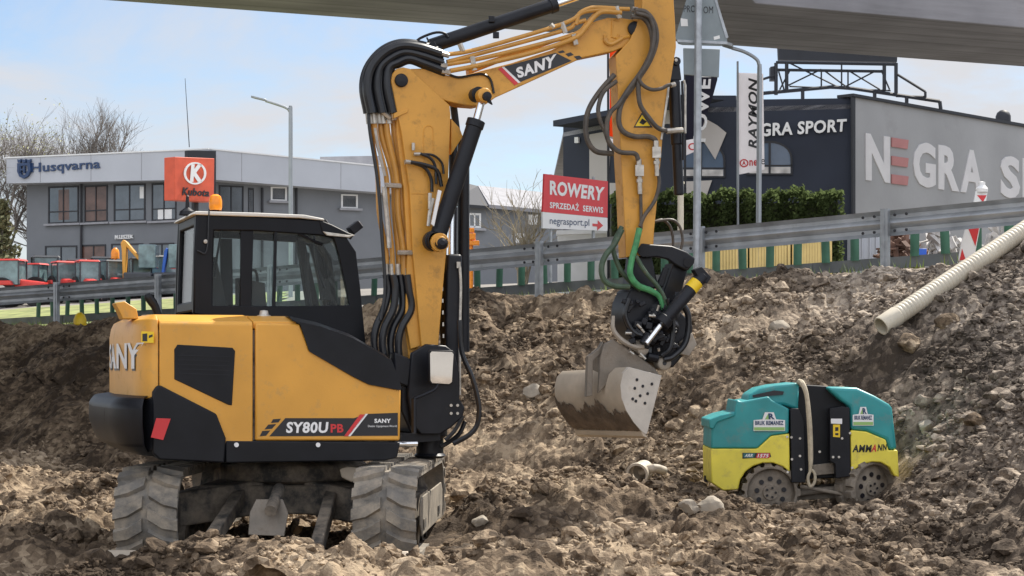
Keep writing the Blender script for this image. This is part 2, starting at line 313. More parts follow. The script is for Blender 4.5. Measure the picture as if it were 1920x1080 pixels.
# ------------------------------------------------------------------ ground
def hsh(ix, iy, s):
    h = (ix.astype(np.int64) * 374761393 + iy.astype(np.int64) * 668265263 + s * 1442695041) & 0xffffffff
    h = ((h ^ (h >> 13)) * 1274126177) & 0xffffffff
    return ((h ^ (h >> 16)) & 0xffff) / 65535.0
def vnoise(x, y, s=0):
    ix = np.floor(x); iy = np.floor(y); fx = x - ix; fy = y - iy
    fx = fx * fx * fx * (fx * (fx * 6 - 15) + 10); fy = fy * fy * fy * (fy * (fy * 6 - 15) + 10)
    a = hsh(ix, iy, s); b = hsh(ix + 1, iy, s); c = hsh(ix, iy + 1, s); d = hsh(ix + 1, iy + 1, s)
    return (a + (b - a) * fx) * (1 - fy) + (c + (d - c) * fx) * fy - 0.5
def worley(x, y, s=0):
    ix = np.floor(x); iy = np.floor(y); d1 = np.full(x.shape, 9.0); idv = np.zeros(x.shape)
    for dx in (-1, 0, 1):
        for dy in (-1, 0, 1):
            cx = ix + dx; cy = iy + dy
            d = np.hypot(cx + hsh(cx, cy, s) - x, cy + hsh(cx, cy, s + 5) - y); m = d < d1
            idv = np.where(m, hsh(cx, cy, s + 9), idv); d1 = np.where(m, d, d1)
    return d1, idv
def sst(a, b, x): t = np.clip((x - a) / (b - a), 0, 1); return t * t * (3 - 2 * t)
def base_h(X, Y):
    d = (27.13 - 0.822 * X - Y) / 1.294                       # metres in front of the guardrail
    zc = 2.32 + np.where(X > 0, 0.058 * X, 0.028 * X)
    wd = 4.6 - 0.5 * sst(1, 4, X)
    t = np.clip((d - 0.35) / wd, 0, 1); prof = 1 - (0.75 * t + 0.25 * (t * t * (3 - 2 * t)))
    z = 0.12 + (zc - 0.12) * prof
    z = np.where(d < 0.35, zc, z)
    far = sst(-1.0, -55.0, -np.abs(np.minimum(d, 0)) * 1.0 + 0 * d) if False else np.clip(-d / 62.0, 0, 1)
    z = np.where(d < -3, zc + (5.0 - zc) * sst(0.05, 0.8, far), z)
    z = z - 0.12 * sst(18.5, 15.5, Y)
    m = lambda cx, cy, rx, ry, h: h * np.exp(-((X - cx) / rx) ** 2 - ((Y - cy) / ry) ** 2)
    z = z + m(-1.75, 13.15, 0.7, 0.34, 0.15) + m(-1.8, 13.25, 1.5, 0.26, 0.07) + m(-2.5, 13.0, 0.5, 0.3, 0.06) + m(-2.4, 13.42, 0.7, 0.2, 0.10) + m(-0.9, 12.9, 0.5, 0.3, 0.10)
    z = z + m(0.35, 17.3, 0.9, 1.1, 0.26) + m(2.2, 16.6, 1.5, 0.7, 0.05) + m(1.1, 15.0, 1.0, 0.8, 0.10)
    z = z + m(2.6, 18.9, 1.0, 0.5, -0.13) + m(-0.75, 13.45, 0.55, 0.5, -0.2) + m(2.9, 17.9, 1.1, 0.5, -0.06)
    z = z + 0.75 * sst(3.0, 5.2, X) * sst(21.5, 17.5, Y) + 0.25 * sst(3.4, 4.6, X) * sst(17, 14, Y) * 0.6
    z = z + m(4.4, 20.0, 0.9, 1.0, 0.18) + m(4.1, 21.1, 0.8, 0.7, 0.12) + m(0.2, 15.6, 0.9, 0.7, 0.16)
    return z
def quiet(X, Y):   # where tracks and drums stand the soil is pressed flat
    q = np.ones_like(X)
    for cx, cy, rx, ry in ((-2.6, 15.4, 0.42, 1.75), (-0.86, 15.4, 0.42, 1.75), (2.35, 18.8, 0.45, 0.55), (3.45, 18.8, 0.45, 0.55), (-1.75, 13.45, 1.3, 0.45)):
        q *= 1 - 0.75 * np.exp(-(((X - cx) / rx) ** 2 + ((Y - cy) / ry) ** 2) ** 2)
    return q
def ground_h(X, Y, fine=True):
    X = np.asarray(X, float); Y = np.asarray(Y, float); z = base_h(X, Y)
    q = quiet(X, Y); dd = (27.13 - 0.822 * X - Y) / 1.294; q = q * sst(-0.6, 0.6, dd)
    n = 0.36 * vnoise(X / 1.25, Y / 1.25, 1) + 0.21 * vnoise(X / 0.5, Y / 0.5, 2) + 0.10 * vnoise(X / 0.24, Y / 0.24, 31)
    if fine:
        wx = X + 0.12 * vnoise(X / 0.3, Y / 0.3, 21); wy = Y + 0.12 * vnoise(X / 0.3, Y / 0.3, 22)
        d1, i1 = worley(wx / 0.42, wy / 0.42, 3); n = n + (0.5 - d1) * 0.17 * (0.2 + i1)
        d2, i2 = worley(wx / 0.17, wy / 0.17, 4); n = n + (0.45 - d2) * 0.105 * (0.2 + 1.1 * i2) + 0.04 * (0.5 - np.abs(vnoise(X / 0.13, Y / 0.13, 41)) * 2)
        d3, i3 = worley(X / 0.075, Y / 0.075, 6); n = n + (0.45 - d3) * 0.036 * (0.2 + i3)
        n = n + 0.026 * vnoise(X / 0.055, Y / 0.055, 7)
    return z + n * q
def grid_mesh(name, xs, ys, zf, m):
    GX, GY = np.meshgrid(xs, ys); GZ = zf(GX, GY); nx, ny = len(xs), len(ys)
    co = np.stack([GX, GY, GZ], -1).reshape(-1, 3).astype(np.float32)
    i = np.arange(nx * ny).reshape(ny, nx); q = np.stack([i[:-1, :-1], i[:-1, 1:], i[1:, 1:], i[1:, :-1]], -1).reshape(-1, 4)
    return np_mesh(name, co, q, m)
def np_mesh(name, co, q, m, smooth=False):
    me = bpy.data.meshes.new(name); k = q.shape[1]
    me.vertices.add(len(co)); me.vertices.foreach_set('co', co.astype(np.float32).ravel())
    me.loops.add(q.size); me.loops.foreach_set('vertex_index', q.astype(np.int32).ravel())
    me.polygons.add(len(q)); me.polygons.foreach_set('loop_start', np.arange(0, q.size, k, dtype=np.int32))
    me.polygons.foreach_set('use_smooth', np.full(len(q), smooth))
    me.update(calc_edges=True); me.materials.append(m)
    o = bpy.data.objects.new(name, me); COL.objects.link(o); ORG[o.name] = V((0, 0, 0)); return o
def soil_mat(name, cols, scale):
    m = bpy.data.materials.new(name); m.use_nodes = True; t = m.node_tree; L = t.links.new; b = t.nodes['Principled BSDF']
    b.inputs['Roughness'].default_value = 0.93; b.inputs['Specular IOR Level'].default_value = 0.2
    tc = t.nodes.new('ShaderNodeTexCoord')
    n = t.nodes.new('ShaderNodeTexNoise'); n.inputs['Scale'].default_value = scale; n.inputs['Detail'].default_value = 8; n.inputs['Roughness'].default_value = 0.68
    n1 = t.nodes.new('ShaderNodeTexNoise'); n1.inputs['Scale'].default_value = 0.55; n1.inputs['Detail'].default_value = 4
    v = t.nodes.new('ShaderNodeTexVoronoi'); v.inputs['Scale'].default_value = 17
    for x in (n, n1, v): L(tc.outputs['Object'], x.inputs['Vector'])
    a = t.nodes.new('ShaderNodeMath'); a.operation = 'MULTIPLY_ADD'; a.inputs[1].default_value = 1.0; L(n1.outputs[0], a.inputs[0]); L(n.outputs[0], a.inputs[2])
    a2 = t.nodes.new('ShaderNodeMath'); a2.operation = 'SUBTRACT'; a2.inputs[1].default_value = 0.5; L(a.outputs[0], a2.inputs[0])
    sp = t.nodes.new('ShaderNodeSeparateColor'); L(v.outputs['Color'], sp.inputs[0])
    a3 = t.nodes.new('ShaderNodeMath'); a3.operation = 'MULTIPLY_ADD'; a3.inputs[1].default_value = 0.22; L(sp.outputs[0], a3.inputs[0]); L(a2.outputs[0], a3.inputs[2])
    a4 = t.nodes.new('ShaderNodeMath'); a4.operation = 'SUBTRACT'; a4.inputs[1].default_value = 0.11; L(a3.outputs[0], a4.inputs[0])
    r = t.nodes.new('ShaderNodeValToRGB'); e = r.color_ramp.elements; e[0].position = 0.33; e[0].color = (*cols[0], 1); e[1].position = 0.72; e[1].color = (*cols[2], 1)
    k = e.new(0.52); k.color = (*cols[1], 1); L(a4.outputs[0], r.inputs[0])
    # the right part of the bank is greyer gravel, the rest brown loam
    sx = t.nodes.new('ShaderNodeSeparateXYZ'); L(tc.outputs['Object'], sx.inputs[0]); ad = t.nodes.new('ShaderNodeMath'); ad.operation = 'MULTIPLY_ADD'; ad.inputs[1].default_value = 3.0; L(n1.outputs[0], ad.inputs[0]); L(sx.outputs[0], ad.inputs[2])
    mr = t.nodes.new('ShaderNodeMapRange'); mr.inputs[1].default_value = 3.6; mr.inputs[2].default_value = 6.2; mr.inputs[4].default_value = 0.55; L(ad.outputs[0], mr.inputs[0])
    hs = t.nodes.new('ShaderNodeHueSaturation'); hs.inputs['Saturation'].default_value = 0.45; hs.inputs['Value'].default_value = 1.25; L(r.outputs[0], hs.inputs['Color'])
    mm = t.nodes.new('ShaderNodeMix'); mm.data_type = 'RGBA'; L(mr.outputs[0], mm.inputs[0]); L(r.outputs[0], mm.inputs[6]); L(hs.outputs[0], mm.inputs[7]); L(mm.outputs[2], b.inputs['Base Color'])
    n3 = t.nodes.new('ShaderNodeTexNoise'); n3.inputs['Scale'].default_value = 55; n3.inputs['Detail'].default_value = 4; L(tc.outputs['Object'], n3.inputs['Vector'])
    bp = t.nodes.new('ShaderNodeBump'); bp.inputs['Strength'].default_value = 0.55; bp.inputs['Distance'].default_value = 0.02; L(n3.outputs[0], bp.inputs['Height']); L(bp.outputs[0], b.inputs['Normal'])
    return m
M['soil'] = soil_mat('soil', ((0.052, 0.037, 0.025), (0.160, 0.116, 0.077), (0.37, 0.285, 0.193)), 3.0)
M['clod'] = soil_mat('clod_soil', ((0.056, 0.040, 0.027), (0.182, 0.133, 0.089), (0.44, 0.345, 0.24)), 5.0)
M['field'] = mat('field_dust', (0.20, 0.185, 0.165), 0.95, var=0.2, scale=0.6, dirt=0.3, dirtcol=(0.25, 0.225, 0.19), dscale=0.4)
M['turf'] = mat('turf', (0.21, 0.235, 0.08), 0.95, var=0.4, scale=1.2, dirt=0.35, dirtcol=(0.27, 0.22, 0.12), dscale=1.5)
ST = 0.027
gs = grid_mesh('soil_ground', np.arange(-9.6, 7.8, ST), np.arange(11.6, 23.6, ST), ground_h, M['soil'])
tag(gs, kind='structure')
def ridge():   # the crest of the bank, built along the guardrail so that its top meets the far field
    tx = np.arange(-13.5, 8.6, 0.036); dd = np.arange(-0.9, 2.6, 0.036)
    T, D = np.meshgrid(tx, dd)
    X = T - 0.635 * D; Y = 27.13 - 0.822 * T - 0.773 * D
    Z = ground_h(X, Y) + np.where(Y < 23.55, -0.12, 0.0)
    i = np.arange(T.size).reshape(T.shape); q = np.stack([i[:-1, :-1], i[:-1, 1:], i[1:, 1:], i[1:, :-1]], -1).reshape(-1, 4)
    return np_mesh('soil_bank', np.stack([X, Y, Z], -1).reshape(-1, 3), q, M['soil'])
tag(ridge(), kind='structure')
# middle strip between the fine field and the crest band (left, far part of the bank)
def mid():
    xs = np.arange(-13.5, 4.2, 0.05); ys = np.arange(23.4, 36.5, 0.05); GX, GY = np.meshgrid(xs, ys); Z = ground_h(GX, GY)
    D = (27.13 - 0.822 * GX - GY) / 1.294; i = np.arange(GX.size).reshape(GX.shape)
    q = np.stack([i[:-1, :-1], i[:-1, 1:], i[1:, 1:], i[1:, :-1]], -1).reshape(-1, 4)
    keep = (D.ravel()[q].min(1) > 2.0); Z = np.where(D < 2.6, Z - 0.05, Z)
    return np_mesh('soil_slope', np.stack([GX, GY, Z], -1).reshape(-1, 3), q[keep], M['soil'])
tag(mid(), kind='structure')
# wide ground to the horizon, lying lower than the dug soil where they meet
def wide_h(X, Y):
    z = base_h(X, Y); d = (27.13 - 0.822 * X - Y) / 1.294
    inside = (X > -9.7) & (X < 7.9) & (Y > 11.4) & (d > -1.2)
    z = np.where(d > 0, z - 0.3, z - 0.03); z = np.where(inside, z - 0.25, z)
    return z
xs = np.concatenate([np.linspace(-900, -60, 18), np.linspace(-55, 55, 111), np.linspace(60, 900, 18)])
ys = np.concatenate([np.linspace(-300, -10, 12), np.linspace(-8, 120, 129), np.linspace(130, 1500, 24)])
tag(grid_mesh('field_ground', xs, ys, wide_h, M['field']), kind='structure')
def verge():
    X, Y = np.meshgrid(np.arange(-34, -0.5, 0.5), np.arange(26, 84, 0.5)); D = (27.13 - 0.822 * X - Y) / 1.294
    i = np.arange(X.size).reshape(X.shape); q = np.stack([i[:-1, :-1], i[:-1, 1:], i[1:, 1:], i[1:, :-1]], -1).reshape(-1, 4)
    return np_mesh('grass_verge', np.stack([X, Y, wide_h(X, Y) + 0.05 + 0.08 * vnoise(X / 0.9, Y / 0.9, 5)], -1).reshape(-1, 3), q[(D.ravel()[q].max(1) < -0.5) & (X.ravel()[q].max(1) < -3 - 0.1 * Y.ravel()[q].max(1) + 2)], M['turf'])
tag(verge(), kind='structure')
# nearer soil behind and around the camera
tag(grid_mesh('soil_apron', np.arange(-16, 16.1, 0.25), np.arange(-12, 12.0, 0.25), lambda X, Y: base_h(X, Y) + 0.1 * vnoise(X / 0.8, Y / 0.8, 1) - 0.06, M['soil']), kind='structure')

# ------------------------------------------------------------------ loose clods (uncountable) and single stones
def ico(sub, seed, flat=0.75, amp=0.35):
    bm = bmesh.new(); bmesh.ops.create_icosphere(bm, subdivisions=sub, radius=1); rr = random.Random(seed)
    ax = [V((rr.uniform(-1, 1), rr.uniform(-1, 1), rr.uniform(-1, 1))).normalized() for _ in range(9)]; cut = [rr.uniform(0.45, 0.9) for _ in ax]
    for v in bm.verts:
        p = v.co.copy()
        for a, c in zip(ax, cut):
            k = p.dot(a)
            if k > c: p -= a * (k - c) * 0.9
        p *= 1 + rr.uniform(-amp, amp) * 0.35
        v.co = V((p.x, p.y, p.z * flat))
    vs = np.array([v.co[:] for v in bm.verts]); fs = np.array([[v.index for v in f.verts] for f in bm.faces]); bm.free(); return vs, fs
def clods(name, N, smin, smax, sub, region, m, power=2.2, sink=0.25, protos=7):
    u = RNG.random(N); s = smin * (1 + u * ((smax / smin) ** (1 - power) - 1)) ** (1 / (1 - power))
    X, Y = region(N); keep = np.ones(len(X), bool)
    for cx, cy, rx, ry in ((-2.6, 15.4, 0.3, 1.5), (-0.86, 15.4, 0.3, 1.5), (2.93, 18.82, 1.05, 0.42)):
        keep &= ~((np.abs(X - cx) < rx) & (np.abs(Y - cy) < ry))
    X, Y, s = X[keep], Y[keep], s[keep]; Z = ground_h(X, Y) + s * (0.5 - sink)
    cs, fs, b = [], [], 0
    P = [ico(sub, 100 + k + sub * 20, 0.85, 0.5) for k in range(protos)]
    for k, (pv, pf) in enumerate(P):
        idx = np.arange(k, len(X), protos); n = len(idx)
        a = RNG.random(n) * 6.283; ca, sa = np.cos(a), np.sin(a); tl = RNG.normal(0, 0.5, n); ct, stt = np.cos(tl), np.sin(tl)
        sx = s[idx] * RNG.uniform(0.75, 1.35, n); sy = s[idx] * RNG.uniform(0.6, 1.05, n); sz = s[idx] * RNG.uniform(0.6, 1.05, n)
        x = pv[None, :, 0] * sx[:, None]; y = pv[None, :, 1] * sy[:, None]; z = pv[None, :, 2] * sz[:, None]
        y2 = y * ct[:, None] - z * stt[:, None]; z2 = y * stt[:, None] + z * ct[:, None]
        c = np.stack([x * ca[:, None] - y2 * sa[:, None] + X[idx][:, None], x * sa[:, None] + y2 * ca[:, None] + Y[idx][:, None], z2 + Z[idx][:, None]], -1)
        cs.append(c.reshape(-1, 3)); fs.append((pf[None] + (b + np.arange(n) * len(pv))[:, None, None]).reshape(-1, 3)); b += n * len(pv)
    return tag(np_mesh(name, np.concatenate(cs), np.concatenate(fs), m), kind='stuff')
def wedge(y0, y1):
    def f(N):
        Y = y0 + (y1 - y0) * RNG.random(N * 2) ** 0.8; X = RNG.uniform(-0.29, 0.29, N * 2) * Y
        d = (27.13 - 0.822 * X - Y) / 1.294; ok = (d > 0.15)
        dens = 0.5 + 2.0 * vnoise(X / 0.8, Y / 0.8, 40) + 0.8 * vnoise(X / 0.3, Y / 0.3, 43); left = (X < -3.2) & (Y > 19); dens = np.where(left, dens * 0.45, dens)
        ok &= RNG.random(N * 2) < dens
        return X[ok][:N], Y[ok][:N]
    return f
def pad(reg):   # make the number of sizes and places agree
    def f(N):
        X, Y = reg(N); n = len(X)
        if n < N: k = RNG.integers(0, n, N - n); X = np.concatenate([X, X[k] + RNG.normal(0, .15, N - n)]); Y = np.concatenate([Y, Y[k] + RNG.normal(0, .15, N - n)])
        return X, Y
    return f
clods('soil_crumbs', 60000, 0.011, 0.034, 1, pad(wedge(12.2, 25)), M['clod'], 2.0)
clods('soil_clods', 17000, 0.026, 0.12, 2, pad(wedge(12.2, 27)), M['clod'], 2.7, sink=0.45)
def stone(px, py, r, seed, label, m='stone', dz=0.0):
    for Y in np.arange(12, 27, 0.02):
        p = at(px, py, Y)
        if p.z <= float(ground_h(np.array([p.x]), np.array([p.y]), False)[0]): break
    vs, fs = ico(3, seed, 0.8, 0.22); rr = random.Random(seed); k = [rr.uniform(0.8, 1.25), rr.uniform(0.7, 1.0), rr.uniform(0.75, 1.0)]
    mb = MB(); mb.add([V((v[0] * r * k[0], v[1] * r * k[1], v[2] * r * k[2] + r * 0.35 + dz)) + p for v in vs], [list(f) for f in fs])
    return tag(mb.build('stone', M['clod'] if m == 'stonegrey' else M[m], origin=p), label, 'stone')
stone(1330, 962, 0.15, 3, 'large pale boulder on the soil left of the roller wheels')
stone(1292, 958, 0.10, 4, 'pale boulder just left of the largest boulder by the roller')
stone(1362, 1030, 0.10, 5, 'rounded brown stone low in the soil below the roller', 'stonegrey')
stone(1004, 742, 0.14, 6, 'pale flat stone on the bank left of the bucket')
stone(1735, 808, 0.12, 8, 'pale stone on the gravel slope right of the roller')
stone(1835, 800, 0.14, 9, 'brown stone right of the roller near the right edge', 'stonegrey')
stone(1462, 620, 0.13, 10, 'pale stone on the bank left of the pipe mouth')
stone(125, 1000, 0.20, 12, 'brown block of soil left of the left track', 'stonegrey')
stone(900, 985, 0.08, 13, 'pale round stone on the mound right of the tracks')
stone(1700, 655, 0.17, 14, 'brown clod of earth just right of the pipe mouth', 'stonegrey')
stone(1780, 612, 0.13, 15, 'brown clod of earth lying under the middle of the pipe', 'stonegrey')
# ------------------------------------------------------------------ excavator
O = V((-1.73, 15.4, 0.0)); TH = R(18)
U = V((math.cos(TH), math.sin(TH), 0)); Lf = V((-math.sin(TH), math.cos(TH), 0)); Z1 = V((0, 0, 1))
def LP(x, y, z): return O + U * x + Lf * y + Z1 * z
def UP(px, py, yl): return onp(px, py, O + Lf * yl, Lf)
def UPs(pts, yl): return [UP(a, b, yl) for a, b in pts]
def loc(p): q = p - O; return q.dot(U), q.dot(Lf), q.z
ex = thing('excavator', O, 'yellow and black tracked excavator with its arm bent over the dirt bank', 'excavator')
def P(mb, name, m, bevel=0, parent=ex, seg=2): return mb.build(name, M[m], parent, bevel, None, seg)
YS = -1.08
zb = loc(UP(600, 824, YS))[2]; zt = loc(UP(400, 603, YS))[2]
xr = loc(UP(300, 700, YS))[0]; xs1 = loc(UP(475, 700, YS))[0]; xf = loc(UP(752, 730, YS))[0]
# rear panel : rounded tail
def plan(off, x0, yin=1.08):
    pts = [(x0, -yin - off)]
    for k in range(0, 17):
        a = math.pi / 2 * k / 16; pts.append((xr - 0.02 - (0.14 + off) * math.sin(a), -(yin - 0.42) - (0.42 + off) * math.cos(a)))
    pts.append((xr - 0.20 - off, 0)); return pts + [(x, -y) for x, y in reversed(pts[:-1])]
def ringz(pl, z): return [LP(x, y, z) for x, y in pl]
def closed(pl): return pl
mb = MB()
c = plan(0, xr - 0.012); ci = plan(-0.035, xr - 0.012); cj = plan(-0.11, xr - 0.012)
mb.loft([ringz(c, zb + 0.04), ringz(c, zt - 0.10), ringz(plan(-0.012, xr - 0.012), zt - 0.03), ringz(ci, zt + 0.015), ringz(cj, zt + 0.05)])
rear = P(mb, 'rear_panel', 'yellow', 0.006)
def panel(x0, x1, name):
    sec = [(-1.08, zb - 0.02), (-1.08, zt - 0.02), (-1.062, zt + 0.002), (-0.80, zt + 0.05), (-0.70, zt + 0.058), (-0.04, zt + 0.07), (-0.04, zb - 0.02)]
    m_ = MB(); m_.prism([LP(x0, y, z) for y, z in sec], U * (x1 - x0)); return P(m_, name, 'yellow', 0.008)
door = panel(xr - 0.004, xs1 - 0.004, 'engine_door')
# front panel with sloping shoulder
pol = [(479, 606), (562, 607), (580, 655), (660, 703), (692, 719), (752, 730), (750, 826), (479, 826)]
pts = UPs(pol, YS); mb = MB(); mb.prism(pts, Lf * 0.96); P(mb, 'front_panel', 'yellow', 0.014)
mb = MB()   # top plate between shoulder and cab
mb.prism([LP(xs1 + .004, -1.05, zt + .004), LP(xs1 + .004, -.80, zt + .05), LP(xs1 + .004, -.04, zt + .066), LP(xs1 + .004, -.04, zt - .05), LP(xs1 + .004, -1.05, zt - .05)], U * (loc(UP(556, 600, YS))[0] - xs1))
P(mb, 'hood_top', 'yellow', 0.006)
pol = [(546, 600), (600, 612), (662, 634), (735, 676), (753, 726), (752, 732), (692, 721), (662, 706), (580, 659), (563, 608)]
a_ = UPs(pol, YS - 0.014); b_ = UPs([(x + 4, y - 2) for x, y in pol], YS - 0.004); mb = MB()
n_ = len(a_)
inn = [LP(loc(p)[0] + (-0.0), -0.95, loc(p)[2] + (0.035 if i < 4 else 0)) for i, p in enumerate(a_)]
inn2 = [LP(loc(p)[0], -0.06, loc(p)[2] + (0.05 if i < 4 else 0)) for i, p in enumerate(a_)]
mb.loft([a_, inn, inn2]); P(mb, 'hood_cover', 'black', 0.02, seg=3)
# dark core seen in seams, deck and skirts
mb = MB(); mb.prism([LP(-1.25, -1.03, zb - .1), LP(xf - .03, -1.03, zb - .1), LP(xf - .03, 1.03, zb - .1), LP(-1.25, 1.03, zb - .1)], Z1 * 0.16)
mb.prism([LP(xr - .05, -1.05, zb), LP(xs1 + .05, -1.05, zb), LP(xs1 + .05, -0.1, zb), LP(xr - .05, -0.1, zb)], Z1 * (zt - .06 - zb))
P(mb, 'deck', 'frame')
zs0 = loc(UP(600, 862, YS))[2]
mb = MB(); mb.prism(UPs([(423, 826), (751, 829), (745, 858), (722, 864), (423, 868)], YS - .004), Lf * 0.12); sk = P(mb, 'side_skirt', 'black', 0.01)
for px in (443, 596):
    m_ = MB(); p = UP(px, 834, YS - .004); m_.cyl(p + Lf * .01, p - Lf * .012, .017, 14); P(m_, 'bolt', 'decal_white', 0.003, sk)
mb = MB(); mb.prism([LP(-1.2, -.95, zs0 + .02), LP(xf - .06, -.95, zs0 + .02), LP(xf - .06, .95, zs0 + .02), LP(-1.2, .95, zs0 + .02)], Z1 * .12); P(mb, 'underdeck', 'frame')
# counterweight: side plate, wrap, bumper
cw = MB(); cw.prism(UPs([(293, 724), (300, 722), (406, 776), (424, 822), (421, 868), (300, 862), (286, 850), (286, 735)], YS - .022), Lf * .15)
c0 = plan(.018, xr + .03); zc1 = loc(UP(255, 752, -.95))[2]; zc0 = loc(UP(262, 852, -.95))[2]
def skew(pl, za, zbx): 
    o = []
    for x, y in pl:
        k = min(1, max(0, (xr + .03 - x) / .12)); o.append(LP(x, y, zbx + (za - zbx) * k))
    return o
cw.loft([ringz(plan(-.04, xr + .03), zc0 - .01), ringz(plan(.018, xr + .03), zc0 + .03), skew(c0, zc1, loc(UP(293, 726, YS))[2])])
cwo = P(cw, 'counterweight', 'black', 0.012)
zb1 = loc(UP(190, 742, 0))[2]; zb0 = loc(UP(200, 838, 0))[2]
bmp = MB(); x0b = xr - .13
def bplan(off):
    return plan(off, xr - .02)[5:-5]
def bl(off, z): return [LP(x, y, z) for x, y in bplan(off)]
bmp.loft([bl(.02, zb0), bl(.11, zb0 + .05), bl(.165, zb0 + .20), bl(.165, zb1 - .06), bl(.12, zb1), bl(.0, zb1 + .015)])
P(bmp, 'rear_bumper', 'black', 0.025, cwo, 3)
mb = MB(); mb.prism(UPs([(293, 784), (320, 785), (306, 825), (283, 820)], YS - .034), Lf * .01); P(mb, 'red_reflector', 'decal_red', 0, cwo)
# grille in the door
g = UPs([(327, 655), (333, 646), (436, 652), (441, 658), (435, 760), (428, 759), (327, 711)], YS - .007); mb = MB(); mb.prism(g, Lf * .02); gr = P(mb, 'grille', 'black', 0.004, door)
mb = MB()
for k in range(5):
    y = 665 + k * 8.5; mb.prism(UPs([(334, y), (431, y + 3), (431, y + 5), (334, y + 2)], YS - .0095), Lf * .004)
build_each(mb, 'mesh_slat', M['blackmetal'], door)
mb = MB(); sy = loc(UP(276, 632, -1.0)); mb.flat([(265, 621), (288, 622), (288, 643), (265, 642)], LP(sy[0], -1.02, 0), -Lf.lerp(-U * -1, 0.0) if False else (-Lf * .8 - U * .6).normalized(), .055); wlab = P(mb, 'warning_label', 'decal_yellow', 0, rear); mb = MB(); nw = (-Lf * .8 - U * .6).normalized()
for q in ([(267, 626), (276, 625), (276, 640), (267, 640)], [(279, 629), (286, 627), (286, 631), (279, 634)]): mb.flat(q, LP(sy[0], -1.02, 0), nw, .0565)
build_each(mb, 'label_mark', M['decal_black'], rear)
# lettering on the tail : word wrapped round the corner, only its end can be seen
def wraptext(body, z0, z1, s0, s1, m, off):
    pl = plan(off, xr)[1:18] + [(xr - .20 - off, 0)] + [(x, -y) for x, y in reversed(plan(off, xr)[1:18])]
    acc = [0]
    for i in range(1, len(pl)): acc.append(acc[-1] + math.hypot(pl[i][0] - pl[i - 1][0], pl[i][1] - pl[i - 1][1]))
    def pos(s):
        for i in range(1, len(pl)):
            if s <= acc[i] or i == len(pl) - 1:
                t = (s - acc[i - 1]) / (acc[i] - acc[i - 1]); return pl[i - 1][0] + (pl[i][0] - pl[i - 1][0]) * t, pl[i - 1][1] + (pl[i][1] - pl[i - 1][1]) * t
    t = MB(); t.text(body, [(0, 0), (100, 0), (100, 100), (0, 100)], at(0, 0, 10), V((0, -1, 0)), 0, 0, .03)
    xs_ = [v.x for v in t.v]; zs_ = [v.z for v in t.v]; a, b_, c_, d_ = min(xs_), max(xs_), min(zs_), max(zs_)
    for i, v in enumerate(t.v):
        s = s1 + (s0 - s1) * ((v.x - a) / (b_ - a)); q = pos(s); t.v[i] = LP(q[0], q[1], z1 + (z0 - z1) * ((d_ - v.z) / (d_ - c_)) if False else z0 + (z1 - z0) * ((v.z - d_) / (c_ - d_)))
    return t.build('tail_lettering', M[m], rear)
zl0 = loc(UP(230, 692, -.8))[2]; zl1 = loc(UP(230, 642, -.8))[2]
wraptext('SANY', zl0 - .015, zl1 - .015, .10, 1.78, 'decal_black', .004); wraptext('SANY', zl0, zl1, .12, 1.80, 'decal_white', .007)
# decal strip on the front panel
nS = -Lf; PS = O + Lf * YS
mb = MB(); mb.flat([(505, 818), (535, 784), (664, 784), (688, 776), (746, 774), (746, 817)], PS, nS, .003); P(mb, 'decal_strip', 'decal_black')
mb = MB()
for q in ([(512, 786), (527, 785), (522, 792), (508, 793)], [(503, 796), (518, 795), (510, 804), (496, 805)], [(492, 808), (507, 807), (499, 817), (487, 818)]): mb.flat(q, PS, nS, .003)
build_each(mb, 'chequer_decal', M['decal_black'], ex)
mb = MB(); mb.text('SY80U', [(536, 812), (614, 812), (616, 791), (538, 791)], PS, nS, .007, 0, .035); mb.text('SANY', [(702, 793), (733, 793), (733, 785), (702, 785)], PS, nS, .007, 0, .04); mb.text('Dealer Equipment World', [(690, 802), (744, 802), (744, 797), (690, 797)], PS, nS, .007)
mb.flat([(652, 818), (657, 818), (690, 776), (685, 776)], PS, nS, .006); P(mb, 'white_lettering', 'decal_white')
mb = MB(); mb.text('PB', [(620, 811), (644, 811), (644, 795), (620, 795)], PS, nS, .007, 0, .03); mb.flat([(645, 818), (653, 818), (686, 777), (675, 777)], PS, nS, .006); P(mb, 'red_decal', 'decal_red')
# yellow flap, exhaust, cap
mb = MB(); mb.prism(UPs([(216, 568), (234, 565), (256, 579), (260, 598), (230, 598), (224, 584)], -.62), Lf * .22); P(mb, 'raised_flap', 'yellow', .006)
mb = MB(); mb.tube(UPs([(300, 604), (292, 578), (285, 566), (278, 556), (276, 551)], -.2), [.03, .03, .035, .035, .02], 10, 3); P(mb, 'exhaust_stub', 'black')
mb = MB(); p = UP(495, 600, -.7); mb.lathe([(.0, .075), (.03, .07), (.035, .04), (.05, .035), (.055, -.03), (0, -.03)], p + Z1 * .0, Z1, 16); P(mb, 'filler_cap', 'fitting')

